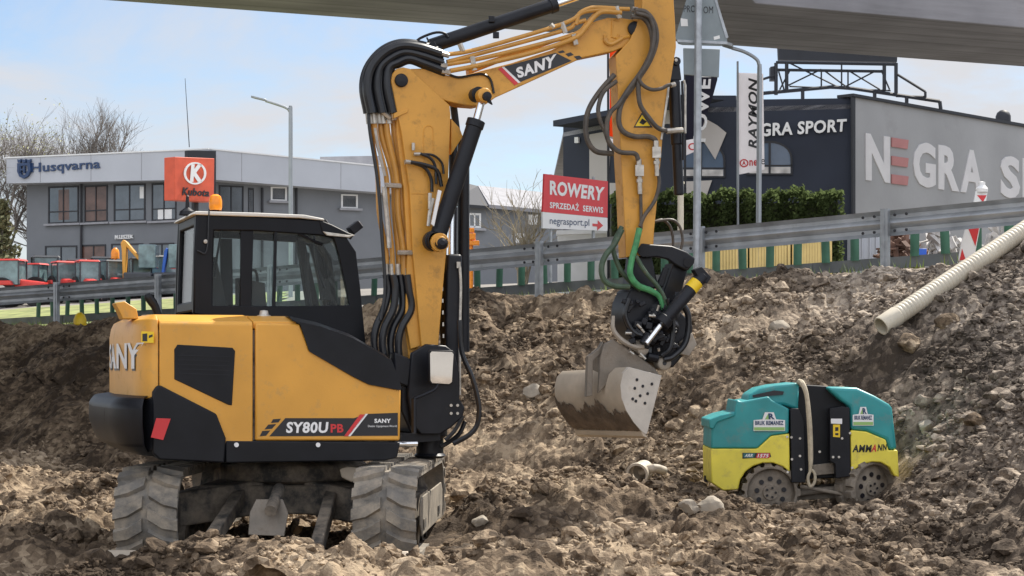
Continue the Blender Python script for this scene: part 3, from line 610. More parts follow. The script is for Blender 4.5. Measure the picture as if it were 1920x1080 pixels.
# ---- cab
CY0, CY1 = 0.0, 1.0
outer = [(362, 588), (364, 480), (368, 402), (470, 405), (602, 413), (640, 430), (668, 472), (676, 540), (686, 646), (520, 610)]
inner = [(399, 573), (400, 490), (402, 432), (480, 433), (600, 441), (626, 447), (636, 480), (648, 535), (656, 572), (520, 574)]
def cl(px, py, y): q = loc(UP(px, py, CY0)); return LP(q[0], y, q[2])
mb = MB()
for y, e in ((CY0, .06), (CY1 - .06, .06)):
    mb.ring([cl(a, b, y) for a, b in outer], [cl(a, b, y) for a, b in inner], Lf * e)
xq, _, zq0 = loc(UP(363, 588, CY0)); _, _, zq1 = loc(UP(368, 402, CY0)); xq2 = loc(UP(368, 402, CY0))[0]
def rp(x, y, z): return LP(x, y, z)
ro = [rp(xq, CY0 + .06, zq0 + .02), rp(xq2, CY0 + .06, zq1), rp(xq2, CY1 - .06, zq1), rp(xq, CY1 - .06, zq0 + .02)]
ri = [rp(xq, CY0 + .13, zq0 + .10), rp(xq2, CY0 + .13, zq1 - .08), rp(xq2, CY1 - .13, zq1 - .08), rp(xq, CY1 - .13, zq0 + .10)]
mb.ring(ro, ri, U * .05)
fx = [cl(686, 646, 0), cl(676, 540, 0), cl(668, 472, 0), cl(640, 430, 0), cl(602, 413, 0)]
for y in (CY0 + .06, CY1 - .12):   # front pillars
    mb.loft([[p + Lf * y, p + Lf * (y + .06), p + Lf * (y + .06) - U * .07, p + Lf * y - U * .07] for p in fx])
mb.prism([cl(686, 646, CY0 + .12), cl(682, 600, CY0 + .12), cl(620, 596, CY0 + .12), cl(620, 640, CY0 + .12)], Lf * .76)   # front sill
mb.prism([cl(364, 590, CY0 + .06), cl(600, 600, CY0 + .06), cl(600, 640, CY0 + .06), cl(364, 640, CY0 + .06)], Lf * .88)     # floor
mb.prism([cl(368, 404, CY0 + .06), cl(600, 415, CY0 + .06), cl(600, 428, CY0 + .06), cl(368, 418, CY0 + .06)], Lf * .88)     # headliner
cab = P(mb, 'cab', 'cabblack', .012)
mb = MB(); mb.prism([cl(452, 432, CY0 + .012), cl(476, 433, CY0 + .012), cl(472, 576, CY0 + .012), cl(451, 576, CY0 + .012)], Lf * .03); P(mb, 'door_pillar', 'cabblack', .004, cab)
mb = MB(); mb.prism([cl(515, 434, CY0 + .005), cl(520, 434, CY0 + .005), cl(517, 576, CY0 + .005), cl(511, 576, CY0 + .005)], Lf * .03); P(mb, 'window_bar', 'cabblack', 0, cab)
mb = MB(); mb.prism([cl(450, 434, CY1 - .05), cl(474, 434, CY1 - .05), cl(476, 574, CY1 - .05), cl(452, 574, CY1 - .05)], Lf * .03); P(mb, 'far_pillar', 'cabblack', 0, cab)
mb = MB(); mb.prism([cl(a, b, CY0 + .035) for a, b in inner], Lf * .006); P(mb, 'side_glass', 'glass', 0, cab)
mb = MB(); mb.prism([cl(a, b, CY1 - .035) for a, b in inner], Lf * .006); P(mb, 'side_glass', 'glass', 0, cab)
mb = MB(); mb.prism(ri, U * .006); 
for i in range(len(mb.v)): mb.v[i] = mb.v[i] + U * .02
P(mb, 'rear_glass', 'glass', 0, cab)
mb = MB(); gpt = [p - U * .03 for p in fx]; mb.loft([[p + Lf * (CY0 + .12) for p in gpt], [p + Lf * (CY1 - .12) for p in gpt]], False); P(mb, 'front_glass', 'glass', 0, cab)
# roof
rt = [(360, 402), (366, 396), (480, 399), (570, 403), (606, 410), (608, 414), (560, 409), (368, 403)]
mb = MB(); mb.prism([cl(a, b, CY0 - .02) for a, b in rt], Lf * 1.04); P(mb, 'cab_roof', 'roofcream', .015, cab, 3)
vz = [(598, 412), (622, 421), (652, 436), (666, 441), (655, 446), (625, 444), (603, 436)]
mb = MB(); mb.prism([cl(a, b, CY0 - .01) for a, b in vz], Lf * 1.0); vis = P(mb, 'visor', 'cabblack', .012, cab, 3)
mb = MB(); mb.prism([cl(a, b, CY0 - .025) for a, b in [(604, 434), (650, 441), (664, 441), (654, 446), (612, 442)]], Lf * .02); P(mb, 'visor_trim', 'fitting', .004, cab)
for px, py, y in ((642, 413, .75), (673, 425, .15)):
    m_ = MB(); c_ = cl(px, py, y); Mx = Matrix.Rotation(-TH + TH * 2, 3, 'Z') @ Matrix.Rotation(R(-38), 3, 'Y'); m_.box(c_, (.10, .12, .07), Mx); m_.tube([c_ - Z1 * .03, c_ - Z1 * .09 - U * .04], .012, 6); wl = P(m_, 'work_light', 'blackmetal', .01, cab)
    m_ = MB(); m_.box(c_ + Mx @ V((.052, 0, 0)), (.004, .10, .052), Mx); P(m_, 'work_light_lens', 'decal_white', 0, cab)
# beacon and aerial
mb = MB(); bc = cl(408, 396, .1); mb.lathe([(.048, -.035), (.05, .0), (.03, .01), (.03, .02)], bc, Z1, 20); bb = P(mb, 'beacon', 'black', 0, cab)
mb = MB(); mb.lathe([(.045, .015), (.052, .04), (.052, .09), (.042, .125), (.02, .14), (0, .142)], bc, Z1, 24); P(mb, 'beacon_lens', 'orange', 0, cab)
mb = MB(); ac = cl(364, 395, .35); mb.lathe([(.07, -.01), (.06, .02), (.018, .05), (.012, .14), (.004, .15)], ac, Z1, 14); P(mb, 'aerial', 'blackmetal', 0, cab)
mb = MB(); mb.tube(UPs([(392, 392), (388, 470), (370, 470)], -.02), .006, 6, 4); mb.tube(UPs([(418, 405), (414, 440), (407, 480), (402, 520)], .1), .01, 6, 4); P(mb, 'wiring', 'hose', 0, cab)
mb = MB(); mb.lathe([(.016, 0), (.016, .02), (0, .022)], cl(385, 453, -.0), -Lf, 12); P(mb, 'cab_knob', 'fitting', 0, cab)
# seat, console, levers
mb = MB(); mb.prism([cl(a, b, .25) for a, b in [(398, 480), (415, 478), (424, 515), (436, 572), (438, 596), (398, 596)]], Lf * .5); mb.prism([cl(a, b, .235) for a, b in [(400, 579), (480, 574), (482, 594), (400, 594)]], Lf * .53); mb.prism([cl(a, b, .38) for a, b in [(404, 462), (413, 465), (413, 476), (404, 477)]], Lf * .24); P(mb, 'seat', 'seat', .008, cab)
mb = MB(); mb.prism([cl(a, b, .08) for a, b in [(450, 520), (500, 530), (505, 596), (450, 596)]], Lf * .14); mb.tube([cl(a, b, .15) for a, b in [(478, 520), (470, 515), (478, 505), (488, 512), (490, 560)]], .012, 8, 3); mb.tube([cl(a, b, .3) for a, b in [(600, 590), (590, 520), (592, 470)]], .018, 8, 3)
mb.prism([cl(a, b, .7) for a, b in [(592, 440), (606, 442), (640, 596), (616, 596)]], Lf * .1); mb.prism([cl(a, b, .3) for a, b in [(616, 520), (632, 520), (636, 560), (620, 560)]], Lf * .1)
P(mb, 'controls', 'seat', .006, cab)
mb = MB(); mb.tube([cl(a, b, .02) for a, b in [(560, 437), (590, 452), (605, 458)]], .012, 6, 3); mb.tube([cl(a, b, .06) for a, b in [(592, 440), (596, 480), (602, 515), (612, 540)]], .012, 6, 4); P(mb, 'wiper', 'black', 0, cab)
# ---- mirror
mb = MB(); mb.prism(UPs([(806, 656), (849, 657), (853, 662), (850, 718), (844, 723), (808, 721), (804, 715), (803, 661)], -.62), Lf * .03); mi = P(mb, 'mirror', 'black', .006)
mpts = [UP(a, b, -.623) for a, b in [(809, 659), (847, 660), (850, 664), (847, 716), (842, 720), (810, 718), (807, 713), (806, 663)]]
ctr = sum(mpts, V()) / 8; rotm = Matrix.Rotation(R(0.3), 3, U); mb = MB(); mb.prism([ctr + rotm @ (p - ctr) - Lf * .003 for p in mpts], -Lf * .002); P(mb, 'mirror_face', 'mirror', 0, mi)
mb = MB(); mb.tube([UP(776, 748, -.7), UP(800, 738, -.66), UP(818, 727, -.62), UP(828, 700, -.6)], .012, 8, 4); mb.tube([UP(776, 812, -.75), UP(776, 748, -.7)], .02, 8); P(mb, 'mirror_arm', 'blackmetal', 0, mi)

# ---- swing post
BC = -.16
def bprism(mb, pts, yl0, th): return mb.prism(UPs(pts, yl0), Lf * th)
mb = MB()
bprism(mb, [(772, 662), (800, 645), (836, 648), (852, 660), (862, 700), (862, 748), (872, 765), (868, 782), (846, 802), (825, 815), (790, 815), (772, 795), (764, 740)], BC - .26, .06)
bprism(mb, [(772, 662), (800, 645), (836, 648), (852, 660), (862, 700), (862, 748), (872, 765), (868, 782), (846, 802), (825, 815), (790, 815), (772, 795), (764, 740)], BC + .20, .06)
bprism(mb, [(752, 670), (780, 690), (800, 760), (846, 770), (832, 812), (770, 812), (752, 770)], BC - .2, .4)
bprism(mb, [(740, 660), (775, 675), (775, 730), (740, 715)], BC - .24, .5)
post = P(mb, 'swing_post', 'blackmetal', .012)
mb = MB(); a = UP(806, 812, BC); mb.lathe([(.10, .06), (.14, .05), (.14, -.02), (.11, -.04), (.11, -.16), (.13, -.18), (.10, -.2), (0, -.2)], a, Z1, 24); mb.prism(UPs([(752, 812), (826, 812), (826, 826), (752, 832)], BC - .2), Lf * .4); P(mb, 'swing_pivot', 'blackmetal', 0, post)
mb = MB(); mb.cyl(UP(720, 833, -.6), UP(782, 832, -.6), .022, 14); P(mb, 'swing_cylinder_rod', 'chrome', 0, post)
mb = MB()
for q in ((846, 760), (858, 760), (846, 775), (858, 775)): mb.cyl(UP(q[0], q[1], BC - .262), UP(q[0], q[1], BC - .275), .012, 10)
build_each(mb, 'bolt', M['fitting'], post)
# ---- lower boom
LB = [(733, 152), (736, 138), (744, 129), (756, 126), (769, 129), (843, 197), (845, 215), (841, 330), (836, 480), (829, 560), (822, 648), (790, 650), (782, 560), (774, 470), (768, 355), (753, 250)]
mb = MB(); bprism(mb, LB, BC - .13, .035); bprism(mb, LB, BC + .095, .035)
core = [(744, 190), (772, 160), (835, 215), (831, 330), (826, 480), (822, 560), (816, 640), (770, 655), (760, 596), (764, 470), (757, 355), (744, 250)]
bprism(mb, core, BC - .095, .19)
bprism(mb, [(757, 596), (772, 560), (790, 690), (784, 682), (766, 672)], BC - .05, .3)
lb = P(mb, 'lower_boom', 'yellow_boom', .006)
mb = MB()
for q, y, r_ in ((( 752, 151), BC - .13, .048),): mb.lathe([(r_ * 1.12, 0), (r_ * 1.12, .015), (r_, .022), (r_ * .5, .026), (0, .027)], UP(q[0], q[1], y), -Lf, 24)
P(mb, 'boom_pin', 'blackmetal', 0, lb)
mb = MB(); bprism(mb, [(846, 290), (868, 256), (862, 240), (846, 222)], BC - .1, .06); P(mb, 'boom_lug', 'yellow_boom', .004, lb)
mb = MB(); bprism(mb, [(738, 212), (766, 203), (764, 211), (739, 222)], BC - .14, .03); P(mb, 'pipe_bracket', 'yellow_boom', .004, lb)
mb = MB(); mb.tube(UPs([(796, 330), (794, 260), (795, 242), (801, 236), (809, 238), (812, 250), (813, 330)], BC - .131), .004, 5, 3); mb.tube(UPs([(771, 363), (804, 363)], BC - .131), .004, 5); P(mb, 'weld_bead', 'yellow_boom', 0, lb)
# positioning cylinder on the near side
def cyl2(name, p0, p1, rod_end, r, rr, yl, rodmat='chrome', body='blackmetal', eye=None):
    a = UP(*p0, yl); b = UP(*p1, yl); c_ = UP(*rod_end, yl); mb = MB(); ax = (b - a).normalized(); L_ = (b - a).length
    mb.lathe([(0, 0), (r * .9, 0), (r, .01), (r, L_ - .06), (r * 1.12, L_ - .055), (r * 1.12, L_ - .0), (rr * 1.2, L_), (rr, L_ + .004)], a, ax, 24); o = P(mb, name, body)
    mb = MB(); mb.cyl(b, c_, rr, 18); P(mb, 'piston_rod', rodmat, 0, o); return o
YN = BC - .26
pc = cyl2('positioning_cylinder', (822, 440), (893, 226), (905, 182), .066, .03, YN)
mb = MB(); mb.lathe([(.0, -.03), (.082, -.03), (.082, .05), (.06, .055), (.06, .1), (.07, .1), (.07, .06)], UP(812, 452, YN + .03), -Lf, 24); P(mb, 'cylinder_eye', 'blackmetal', .004, pc)
mb = MB(); mb.lathe([(.074, .0), (.074, .05), (.045, .05), (.045, .09), (.0, .095)], UP(822, 455, YN - .04), -Lf, 24); P(mb, 'eye_collar', 'yellow_boom', .004, pc)
mb = MB(); mb.lathe([(.05, .0), (.05, .04), (.02, .06), (0, .06)], UP(826, 456, YN - .085), -Lf, 16); mb.prism(UPs([(828, 462), (836, 466), (830, 452)], YN - .1), Lf * .03); P(mb, 'eye_pin', 'blackmetal', 0, pc)
mb = MB(); mb.lathe([(.0, -.03), (.058, -.03), (.058, .07), (0, .07)], UP(893, 178, YN + .06), -Lf, 24); P(mb, 'rod_eye', 'blackmetal', .004, pc)
mb = MB(); mb.lathe([(.058, .0), (.058, .09), (.04, .1), (0, .1)], UP(903, 181, YN), -Lf, 24); P(mb, 'rod_pin', 'yellow_boom', .004, pc)
mb = MB(); mb.lathe([(.036, .0), (.036, .03), (0, .035)], UP(912, 181, YN - .1), -Lf, 14); mb.prism(UPs([(914, 190), (924, 196), (918, 182)], YN - .1), Lf * .03); P(mb, 'pin_lock', 'blackmetal', 0, pc)
# far positioning cylinder and lift cylinder
mb = MB(); mb.cyl(UP(850, 250, BC + .2), UP(848, 480, BC + .2), .035, 12); mb.cyl(UP(869, 262, BC + .25), UP(869, 660, BC + .25), .05, 14); mb.cyl(UP(850, 196, BC + .2), UP(858, 260, BC + .2), .03, 10); P(mb, 'far_cylinder', 'blackmetal')
mb = MB(); a, b = UP(853, 478, BC), UP(848, 720, BC); mb.prism(UPs([(838, 476), (868, 476), (866, 665), (858, 720), (838, 720), (836, 600)], BC - .09), Lf * .2); lc = P(mb, 'lift_cylinder', 'blackmetal', .03, seg=4)
mb = MB(); mb.cyl(UP(846, 480, BC - .02), UP(846, 380, BC), .024, 14); mb.cyl(UP(838, 478, BC - .06), UP(840, 410, BC - .06), .014, 10); P(mb, 'piston_rod', 'chrome', 0, lc)
mb = MB(); mb.box(UP(860, 497, BC - .1), (.03, .04, .05)); mb.tube(UPs([(862, 500), (864, 540), (862, 640), (862, 740)], BC - .12), .011, 8, 4)
for k in range(6): mb.box(UP(829 + .5 * k, 520 + k * 22, BC - .12), (.012, .015, .03))
P(mb, 'cylinder_fittings', 'fitting', 0, lc)
mb = MB(); mb.prism(UPs([(809, 420), (822, 356), (828, 358), (814, 424)], BC - .33), Lf * .02); P(mb, 'cylinder_tag', 'decal_white', 0, pc)
# ---- pipes and hoses on the back of the lower boom
mb = MB()
for k, (x0, x1, x2) in enumerate(((691, 706, 724), (700, 722, 735), (711, 735, 747), (722, 741, 756), (735, 749, 768))):
    yl = BC - .02 - .03 * (k % 2)
    mb.tube(UPs([(x0 + 2, 226), (x0 + 6, 260), (x1 + 2, 330), (x1 + 5, 400), (x2, 470), (x2 + 1, 520)], yl), .025 if k in (2, 3, 4) else .02, 10, 5)
pp = build_each(mb, 'hydraulic_pipe', M['yellow_pipe'], ex)
mb = MB()
for k, x in enumerate((690, 699, 709, 716, 727)): mb.cyl(UP(x, 205, BC - .06), UP(x + 3, 232, BC - .06), .026, 10)
for a, b in (((722, 347), (752, 349)), ((746, 474), (775, 474)), ((712, 205), (732, 222)), ((756, 276), (774, 279)), ((758, 305), (776, 302))): mb.tube(UPs([a, b], BC - .1), .02, 6)
for x in (722, 733, 745, 757): mb.cyl(UP(x, 495, BC - .05), UP(x + 2, 528, BC - .05), .024, 10)
mb.tube(UPs([(703, 240), (710, 280), (722, 330)], BC - .09), .012, 6, 4); mb.tube(UPs([(720, 350), (727, 420), (730, 465)], BC - .11), .02, 6, 3)
build_each(mb, 'pipe_clamp', M['fitting'], pp)
hs = MB()
for k in range(9):   # bundle over the pivot
    o = k * 5.2; yl = BC - .05 - .035 * ((k * 2) % 3)
    pts = [(690 + o * 1.25, 212), (682 + o * 1.2, 165), (690 + o * 1.05, 128), (715 + o * .8, 97 + o * .55), (748 + o * .5, 82 + o * .75), (785 + o * .3, 84 + o * .95), (826 + o * .2, 96 + o * 1.0)]
    hs.tube(UPs(pts, yl), .038 if k < 2 else .032, 10, 6)
hs.tube(UPs([(690, 205), (694, 250), (708, 340), (716, 440), (722, 540), (714, 600)], BC - .1), .014, 8, 6)
for k in range(4):   # lower bundle down to the slewing joint
    x = 722 + k * 13
    hs.tube(UPs([(x + 2, 515), (x + 6, 545), (x - 2 + 4 * k, 580), (x - 17 + 3 * k, 615), (x - 20 + 2 * k, 650), (x - 8, 690), (x + 10, 720)], BC - .06 - .03 * (k % 2)), .03, 10, 6)
hs.tube(UPs([(862, 600), (866, 660), (886, 710), (898, 760), (895, 795), (880, 815), (850, 832)], BC - .3), .02, 8, 6)
hs.tube(UPs([(872, 790), (862, 812), (846, 826), (826, 838)], BC - .2), .018, 8, 5)
hs.tube(UPs([(868, 780), (852, 808), (835, 825)], BC - .25), .016, 8, 5)
hs.tube(UPs([(790, 289), (812, 291), (828, 305), (832, 326)], BC - .16), .01, 8, 5); hs.tube(UPs([(788, 288), (806, 296), (816, 312), (818, 345)], BC - .17), .012, 8, 5)
hs.tube(UPs([(770, 304), (796, 309), (820, 320), (828, 350)], BC - .18), .016, 8, 5); hs.tube(UPs([(774, 305), (796, 314), (808, 334), (810, 360)], BC - .17), .014, 8, 5)
hp = build_each(hs, 'boom_hose', M['hose'], ex)
mb = MB(); mb.tube(UPs([(788, 289), (776, 289)], BC - .16), .014, 8); mb.cyl(UP(775, 268, BC - .16), UP(775, 282, BC - .16), .014, 8); mb.tube(UPs([(760, 303), (774, 305)], BC - .17), .018, 8)
for q in ((806, 362, 806, 392), (812, 372, 806, 400), (806, 395, 803, 424)): mb.cyl(UP(q[0], q[1], BC - .2), UP(q[2], q[3], BC - .2), .016, 8)
build_each(mb, 'hose_fitting', M['fitting'], hp)
# ---- upper boom
UB = [(769, 129), (800, 128), (826, 137), (842, 142), (868, 142), (905, 132), (960, 118), (1040, 92), (1082, 68), (1110, 42), (1140, 33), (1168, 34), (1196, 38), (1208, 52), (1203, 72), (1180, 85), (1151, 96), (1093, 108), (1030, 137), (960, 169), (929, 183), (912, 195), (895, 199), (870, 197), (842, 191), (815, 182), (785, 168)]
UB0 = [(762, 150), (769, 129)] + UB[1:]
mb = MB(); bprism(mb, UB, BC - .093, .186)
ub = P(mb, 'upper_boom', 'yellow_boom', .008)
mb = MB(); bprism(mb, [(880, 139), (960, 108), (1076, 66), (1076, 60), (960, 98), (878, 125)], BC - .02, .09); P(mb, 'boom_top_rib', 'yellow_boom', .004, ub)
mb = MB(); bprism(mb, [(875, 133), (1060, 82), (1090, 66), (1090, 62), (1060, 77), (875, 127)], BC - .088, .01)
P(mb, 'boom_edge', 'yellow_boom', 0, ub)
mb = MB()
bp_ = [[(838, 116), (870, 108), (960, 84), (1060, 56), (1078, 44), (1098, 38)], [(832, 103), (880, 96), (960, 74), (1040, 50), (1075, 36), (1096, 22), (1150, 17), (1180, 17)], [(844, 133), (900, 122), (1000, 98), (1076, 72), (1098, 52), (1112, 34), (1130, 22), (1165, 24)], [(838, 121), (900, 110), (1000, 86), (1078, 64), (1100, 44), (1118, 24)], [(1080, 46), (1086, 26), (1104, 16), (1120, 14), (1160, 16)]]
for k, q in enumerate(bp_): mb.tube(UPs(q, BC - .115 - .012 * (k % 3)), .018 if k != 2 else .02, 10, 5)
mb.tube(UPs([(1136, 72), (1136, 78), (1142, 82), (1150, 81), (1166, 72)], BC - .1), .02, 8, 4)
build_each(mb, 'boom_pipe', M['yellow_pipe'], ub)
mb = MB()
for a, b in (((862, 82), (868, 96)), ((885, 106), (890, 132)), ((1053, 42), (1060, 62)), ((1075, 64), (1080, 84)), ((1155, 12), (1162, 34)), ((1032, 46), (1038, 52)), ((828, 100), (842, 104)), ((826, 122), (838, 124)), ((828, 133), (844, 136)), ((1185, 17), (1196, 19)), ((1186, 31), (1196, 31))): mb.tube(UPs([a, b], BC - .13), .022, 6)
build_each(mb, 'pipe_clamp', M['fitting'], ub)
mb = MB(); mb.lathe([(.058, 0), (.058, .02), (.03, .025), (0, .025)], UP(1189, 54, BC - .1), -Lf, 24); P(mb, 'stick_pin', 'blackmetal', 0, ub)
mb = MB(); mb.tube(UPs([(1160, 38), (1148, 38), (1147, 70), (1158, 72), (1160, 64)], BC - .094), .008, 6); mb.tube(UPs([(1134, 66), (1136, 78), (1145, 82), (1166, 72), (1180, 68)], BC - .097), .013, 6, 4); P(mb, 'weld_bead', 'yellow_boom', 0, ub)
nB = -Lf; PB = O + Lf * (BC - .093)
mb = MB(); mb.flat([(945, 125), (1042, 99), (1072, 114), (975, 154)], PB, nB, .003); mb.flat([(1046, 97), (1055, 94), (1060, 98), (1050, 100)], PB, nB, .003); mb.flat([(1060, 101), (1070, 98), (1076, 103), (1066, 106)], PB, nB, .003); mb.flat([(1076, 106), (1086, 104), (1092, 109), (1082, 112)], PB, nB, .003); P(mb, 'boom_decal', 'decal_black', 0, ub)
mb = MB(); mb.text('SANY', [(972, 147), (1040, 125), (1044, 100), (966, 128)], PB, nB, .007, 0, .045); mb.flat([(941, 126), (945, 125), (976, 154), (972, 156)], PB, nB, .004); P(mb, 'boom_lettering', 'decal_white', 0, ub)
mb = MB(); mb.flat([(934, 129), (941, 126), (972, 156), (965, 160)], PB, nB, .004); P(mb, 'red_stripe', 'decal_red', 0, ub)
mb = MB(); mb.tube(UPs([(838, 138), (860, 145), (890, 140), (908, 140), (920, 150), (926, 175)], BC - .105), .01, 6, 5); P(mb, 'boom_cable', 'hose', 0, ub)
# stick cylinder above the boom
sc_ = cyl2('stick_cylinder', (806, 87), (1042, 8), (1130, -22), .058, .032, BC)
mb = MB(); mb.prism(UPs([(800, 86), (812, 74), (830, 100), (812, 104)], BC - .08), Lf * .16); mb.tube(UPs([(788, 92), (782, 76), (812, 62), (832, 62), (840, 70)], BC - .06), .012, 6, 4); mb.tube(UPs([(800, 70), (806, 82)], BC - .06), .008, 6); mb.box(UP(922, 36, BC - .06), (.05, .03, .05)); mb.box(UP(930, 66, BC - .06), (.05, .03, .05)); P(mb, 'cylinder_bracket', 'blackmetal', .004, sc_)
mb = MB(); mb.prism(UPs([(1080, -20), (1200, -60), (1200, -40), (1092, -4)], BC - .05), Lf * .1); P(mb, 'rod_end', 'blackmetal', .01, sc_)
# ---- stick
SK = [(1207, -62), (1240, -75), (1262, -20), (1266, 40), (1268, 88), (1258, 150), (1247, 200), (1240, 290), (1230, 400), (1222, 478), (1174, 482), (1170, 382), (1163, 258), (1155, 104), (1166, 92), (1182, 74), (1204, 20)]
mb = MB(); bprism(mb, SK, BC - .125, .02); bprism(mb, SK, BC + .105, .02); bprism(mb, [(x + (3 if i > 8 else -2), y) for i, (x, y) in enumerate(SK)], BC - .105, .21)
st = P(mb, 'stick', 'yellow_boom', .006)
mb = MB(); mb.prism(UPs([(1189, 238), (1204, 212), (1222, 238)], BC - .128), Lf * .003); P(mb, 'warning_label', 'decal_yellow', 0, st)
mb = MB(); q = [UP(a, b, BC - .131) for a, b in [(1188, 239), (1204, 210), (1224, 239)]]; qi = [UP(a, b, BC - .131) for a, b in [(1191, 236.5), (1204, 214.5), (1219.5, 236.5)]]; mb.ring(q, qi, Lf * .002); mb.prism(UPs([(1199, 230), (1204, 222), (1213, 228), (1206, 234)], BC - .131), Lf * .002); P(mb, 'label_border', 'decal_black', 0, st)
mb = MB(); mb.prism(UPs([(1159, 118), (1164, 118), (1170, 255), (1166, 255)], BC - .127), Lf * .004)
# bucket cylinder on the front of the stick
YC = BC - .05
a, b = UP(1264, 152, YC), UP(1273, 366, YC); mb = MB(); mb.lathe([(0, 0), (.045, 0), (.05, .012), (.05, (b - a).length * .55), (.042, (b - a).length * .56), (.042, (b - a).length - .01), (.035, (b - a).length), (0, (b - a).length)], a, b - a, 20); bcy = P(mb, 'bucket_cylinder', 'blackmetal')
mb = MB(); mb.lathe([(0, -.03), (.036, -.03), (.036, .05), (0, .05)], UP(1265, 116, YC), -Lf, 18); mb.prism(UPs([(1258, 116), (1274, 116), (1278, 150), (1252, 150)], YC - .03), Lf * .06); mb.tube(UPs([(1279, 152), (1281, 240), (1281, 300)], YC - .06), .012, 6, 3); P(mb, 'cylinder_eye', 'blackmetal', .004, bcy)
mb = MB(); mb.lathe([(.014, 0), (.014, .01), (0, .012)], UP(1267, 113, YC - .05), -Lf, 10); mb.tube(UPs([(1282, 150), (1285, 160), (1285, 250)], YC - .07), .01, 6); mb.tube(UPs([(1240, 262), (1250, 190), (1254, 160)], YC - .08), .01, 6, 3); P(mb, 'cylinder_fittings', 'fitting', 0, bcy)
# hoses along the stick
YH = BC - .17
hg = MB()
for q, r_, dy in (([(1190, 19), (1212, 24), (1228, 48), (1230, 80), (1216, 118), (1188, 160), (1166, 192), (1160, 225), (1168, 246), (1190, 256), (1214, 256), (1228, 262), (1229, 275)], .022, 0),
                  ([(1184, 32), (1206, 34), (1220, 56), (1222, 92), (1205, 130), (1180, 165), (1160, 195), (1145, 210), (1138, 232), (1140, 262), (1160, 284), (1190, 288), (1197, 300)], .02, -.02),
                  ([(1192, 24), (1218, 34), (1226, 66), (1218, 108), (1200, 140), (1198, 148), (1206, 160), (1222, 168), (1240, 166), (1252, 160), (1264, 158)], .016, -.05),
                  ([(1200, 140), (1197, 160), (1200, 195), (1216, 220), (1234, 240), (1256, 246), (1278, 245)], .02, -.03),
                  ([(1152, 140), (1124, 172), (1104, 205), (1098, 236), (1102, 264), (1118, 284), (1150, 288)], .022, .04),
                  ([(1156, 152), (1132, 172), (1122, 200), (1124, 222), (1134, 246), (1142, 268), (1152, 282)], .018, .0),
                  ([(1196, 300), (1200, 330), (1202, 400), (1202, 430)], .014, .02), ([(1229, 300), (1236, 340), (1228, 375), (1208, 405), (1200, 425)], .016, .0),
                  ([(1220, 420), (1240, 412), (1256, 424), (1262, 450), (1260, 480)], .012, .2), ([(1222, 416), (1258, 412), (1274, 424), (1280, 450), (1276, 470)], .012, .15)):
    hg.tube(UPs(q, YH + dy), r_, 10, 6)
sh = build_each(hg, 'stick_hose', M['hosegrey'], ex)
mb = MB()
for x, y in ((1198, 306), (1230, 272)):
    mb.cyl(UP(x, y - 8, YH - .01), UP(x, y + 12, YH - .01), .022, 8); mb.box(UP(x + 1, y + 14, YH - .01), (.07, .05, .09)); mb.cyl(UP(x + 1, y + 20, YH), UP(x + 2, y + 58, YH), .02, 8); mb.cyl(UP(x + 1, y + 30, YH), UP(x + 1, y + 36, YH), .028, 8)
mb.tube(UPs([(1258, 160), (1266, 158)], YH - .05), .02, 8); mb.tube(UPs([(1250, 246), (1280, 244)], YH - .03), .024, 8); P(mb, 'hose_couplings', 'fitting', 0, sh)
mb = MB(); mb.tube(UPs([(1199, 428), (1192, 460), (1184, 490), (1182, 515), (1196, 535), (1220, 545), (1236, 556), (1244, 580)], YH - .04), [.026] * 6 + [.022, .018], 10, 6); gs_ = P(mb, 'green_hose_sleeve', 'green', 0, sh)
mb = MB(); mb.tube(UPs([(1166, 430), (1152, 458), (1136, 478), (1128, 500), (1132, 524), (1150, 536), (1180, 538)], YH - .02), .024, 10, 6); mb.tube(UPs([(1166, 425), (1152, 452), (1150, 470), (1160, 500), (1176, 522), (1200, 545)], YH + .03), .02, 10, 6); mb.tube(UPs([(1192, 480), (1210, 510), (1232, 535), (1246, 560), (1252, 585)], YH - .05), .018, 8, 6); build_each(mb, 'lower_hose', M['greenh'], sh)
# ---- linkage, tiltrotator, hitch
mb = MB(); bprism(mb, [(1196, 472), (1204, 456), (1220, 458), (1260, 461), (1288, 472), (1304, 484), (1302, 494), (1290, 508), (1272, 500), (1252, 486), (1232, 482), (1212, 484)], BC - .15, .05); bprism(mb, [(1196, 472), (1204, 456), (1220, 458), (1260, 461), (1288, 472), (1304, 484), (1302, 494), (1290, 508), (1272, 500), (1252, 486), (1232, 482), (1212, 484)], BC + .10, .05)
bprism(mb, [(1264, 492), (1290, 506), (1276, 555), (1262, 585), (1240, 560)], BC - .1, .2); bprism(mb, [(1246, 500), (1256, 502), (1244, 540), (1232, 535)], BC - .13, .04)
mb.cyl(UP(1207, 470, BC - .19), UP(1207, 470, BC + .19), .05, 18); mb.cyl(UP(1290, 492, BC - .17), UP(1290, 492, BC + .17), .04, 18)
lk = P(mb, 'bucket_linkage', 'blackmetal', .012)
PX = V((0, 16.05, 0)); N0 = V((0.25, -1, 0)).normalized()
mb = MB()
bprism(mb, [(1182, 544), (1196, 536), (1228, 545), (1250, 575), (1258, 600), (1246, 640), (1226, 650), (1196, 640), (1178, 622), (1168, 596), (1172, 566)], BC - .15, .3)
bprism(mb, [(1190, 480), (1222, 478), (1236, 540), (1180, 548)], BC - .10, .2)
cc = UP(1228, 600, BC); axr = (UP(1200, 690, BC) - UP(1240, 540, BC)).normalized()
mb.lathe([(0, -.14), (.17, -.14), (.19, -.1), (.19, -.02), (.215, 0), (.215, .06), (.17, .08), (.17, .16), (0, .16)], cc, axr, 28)
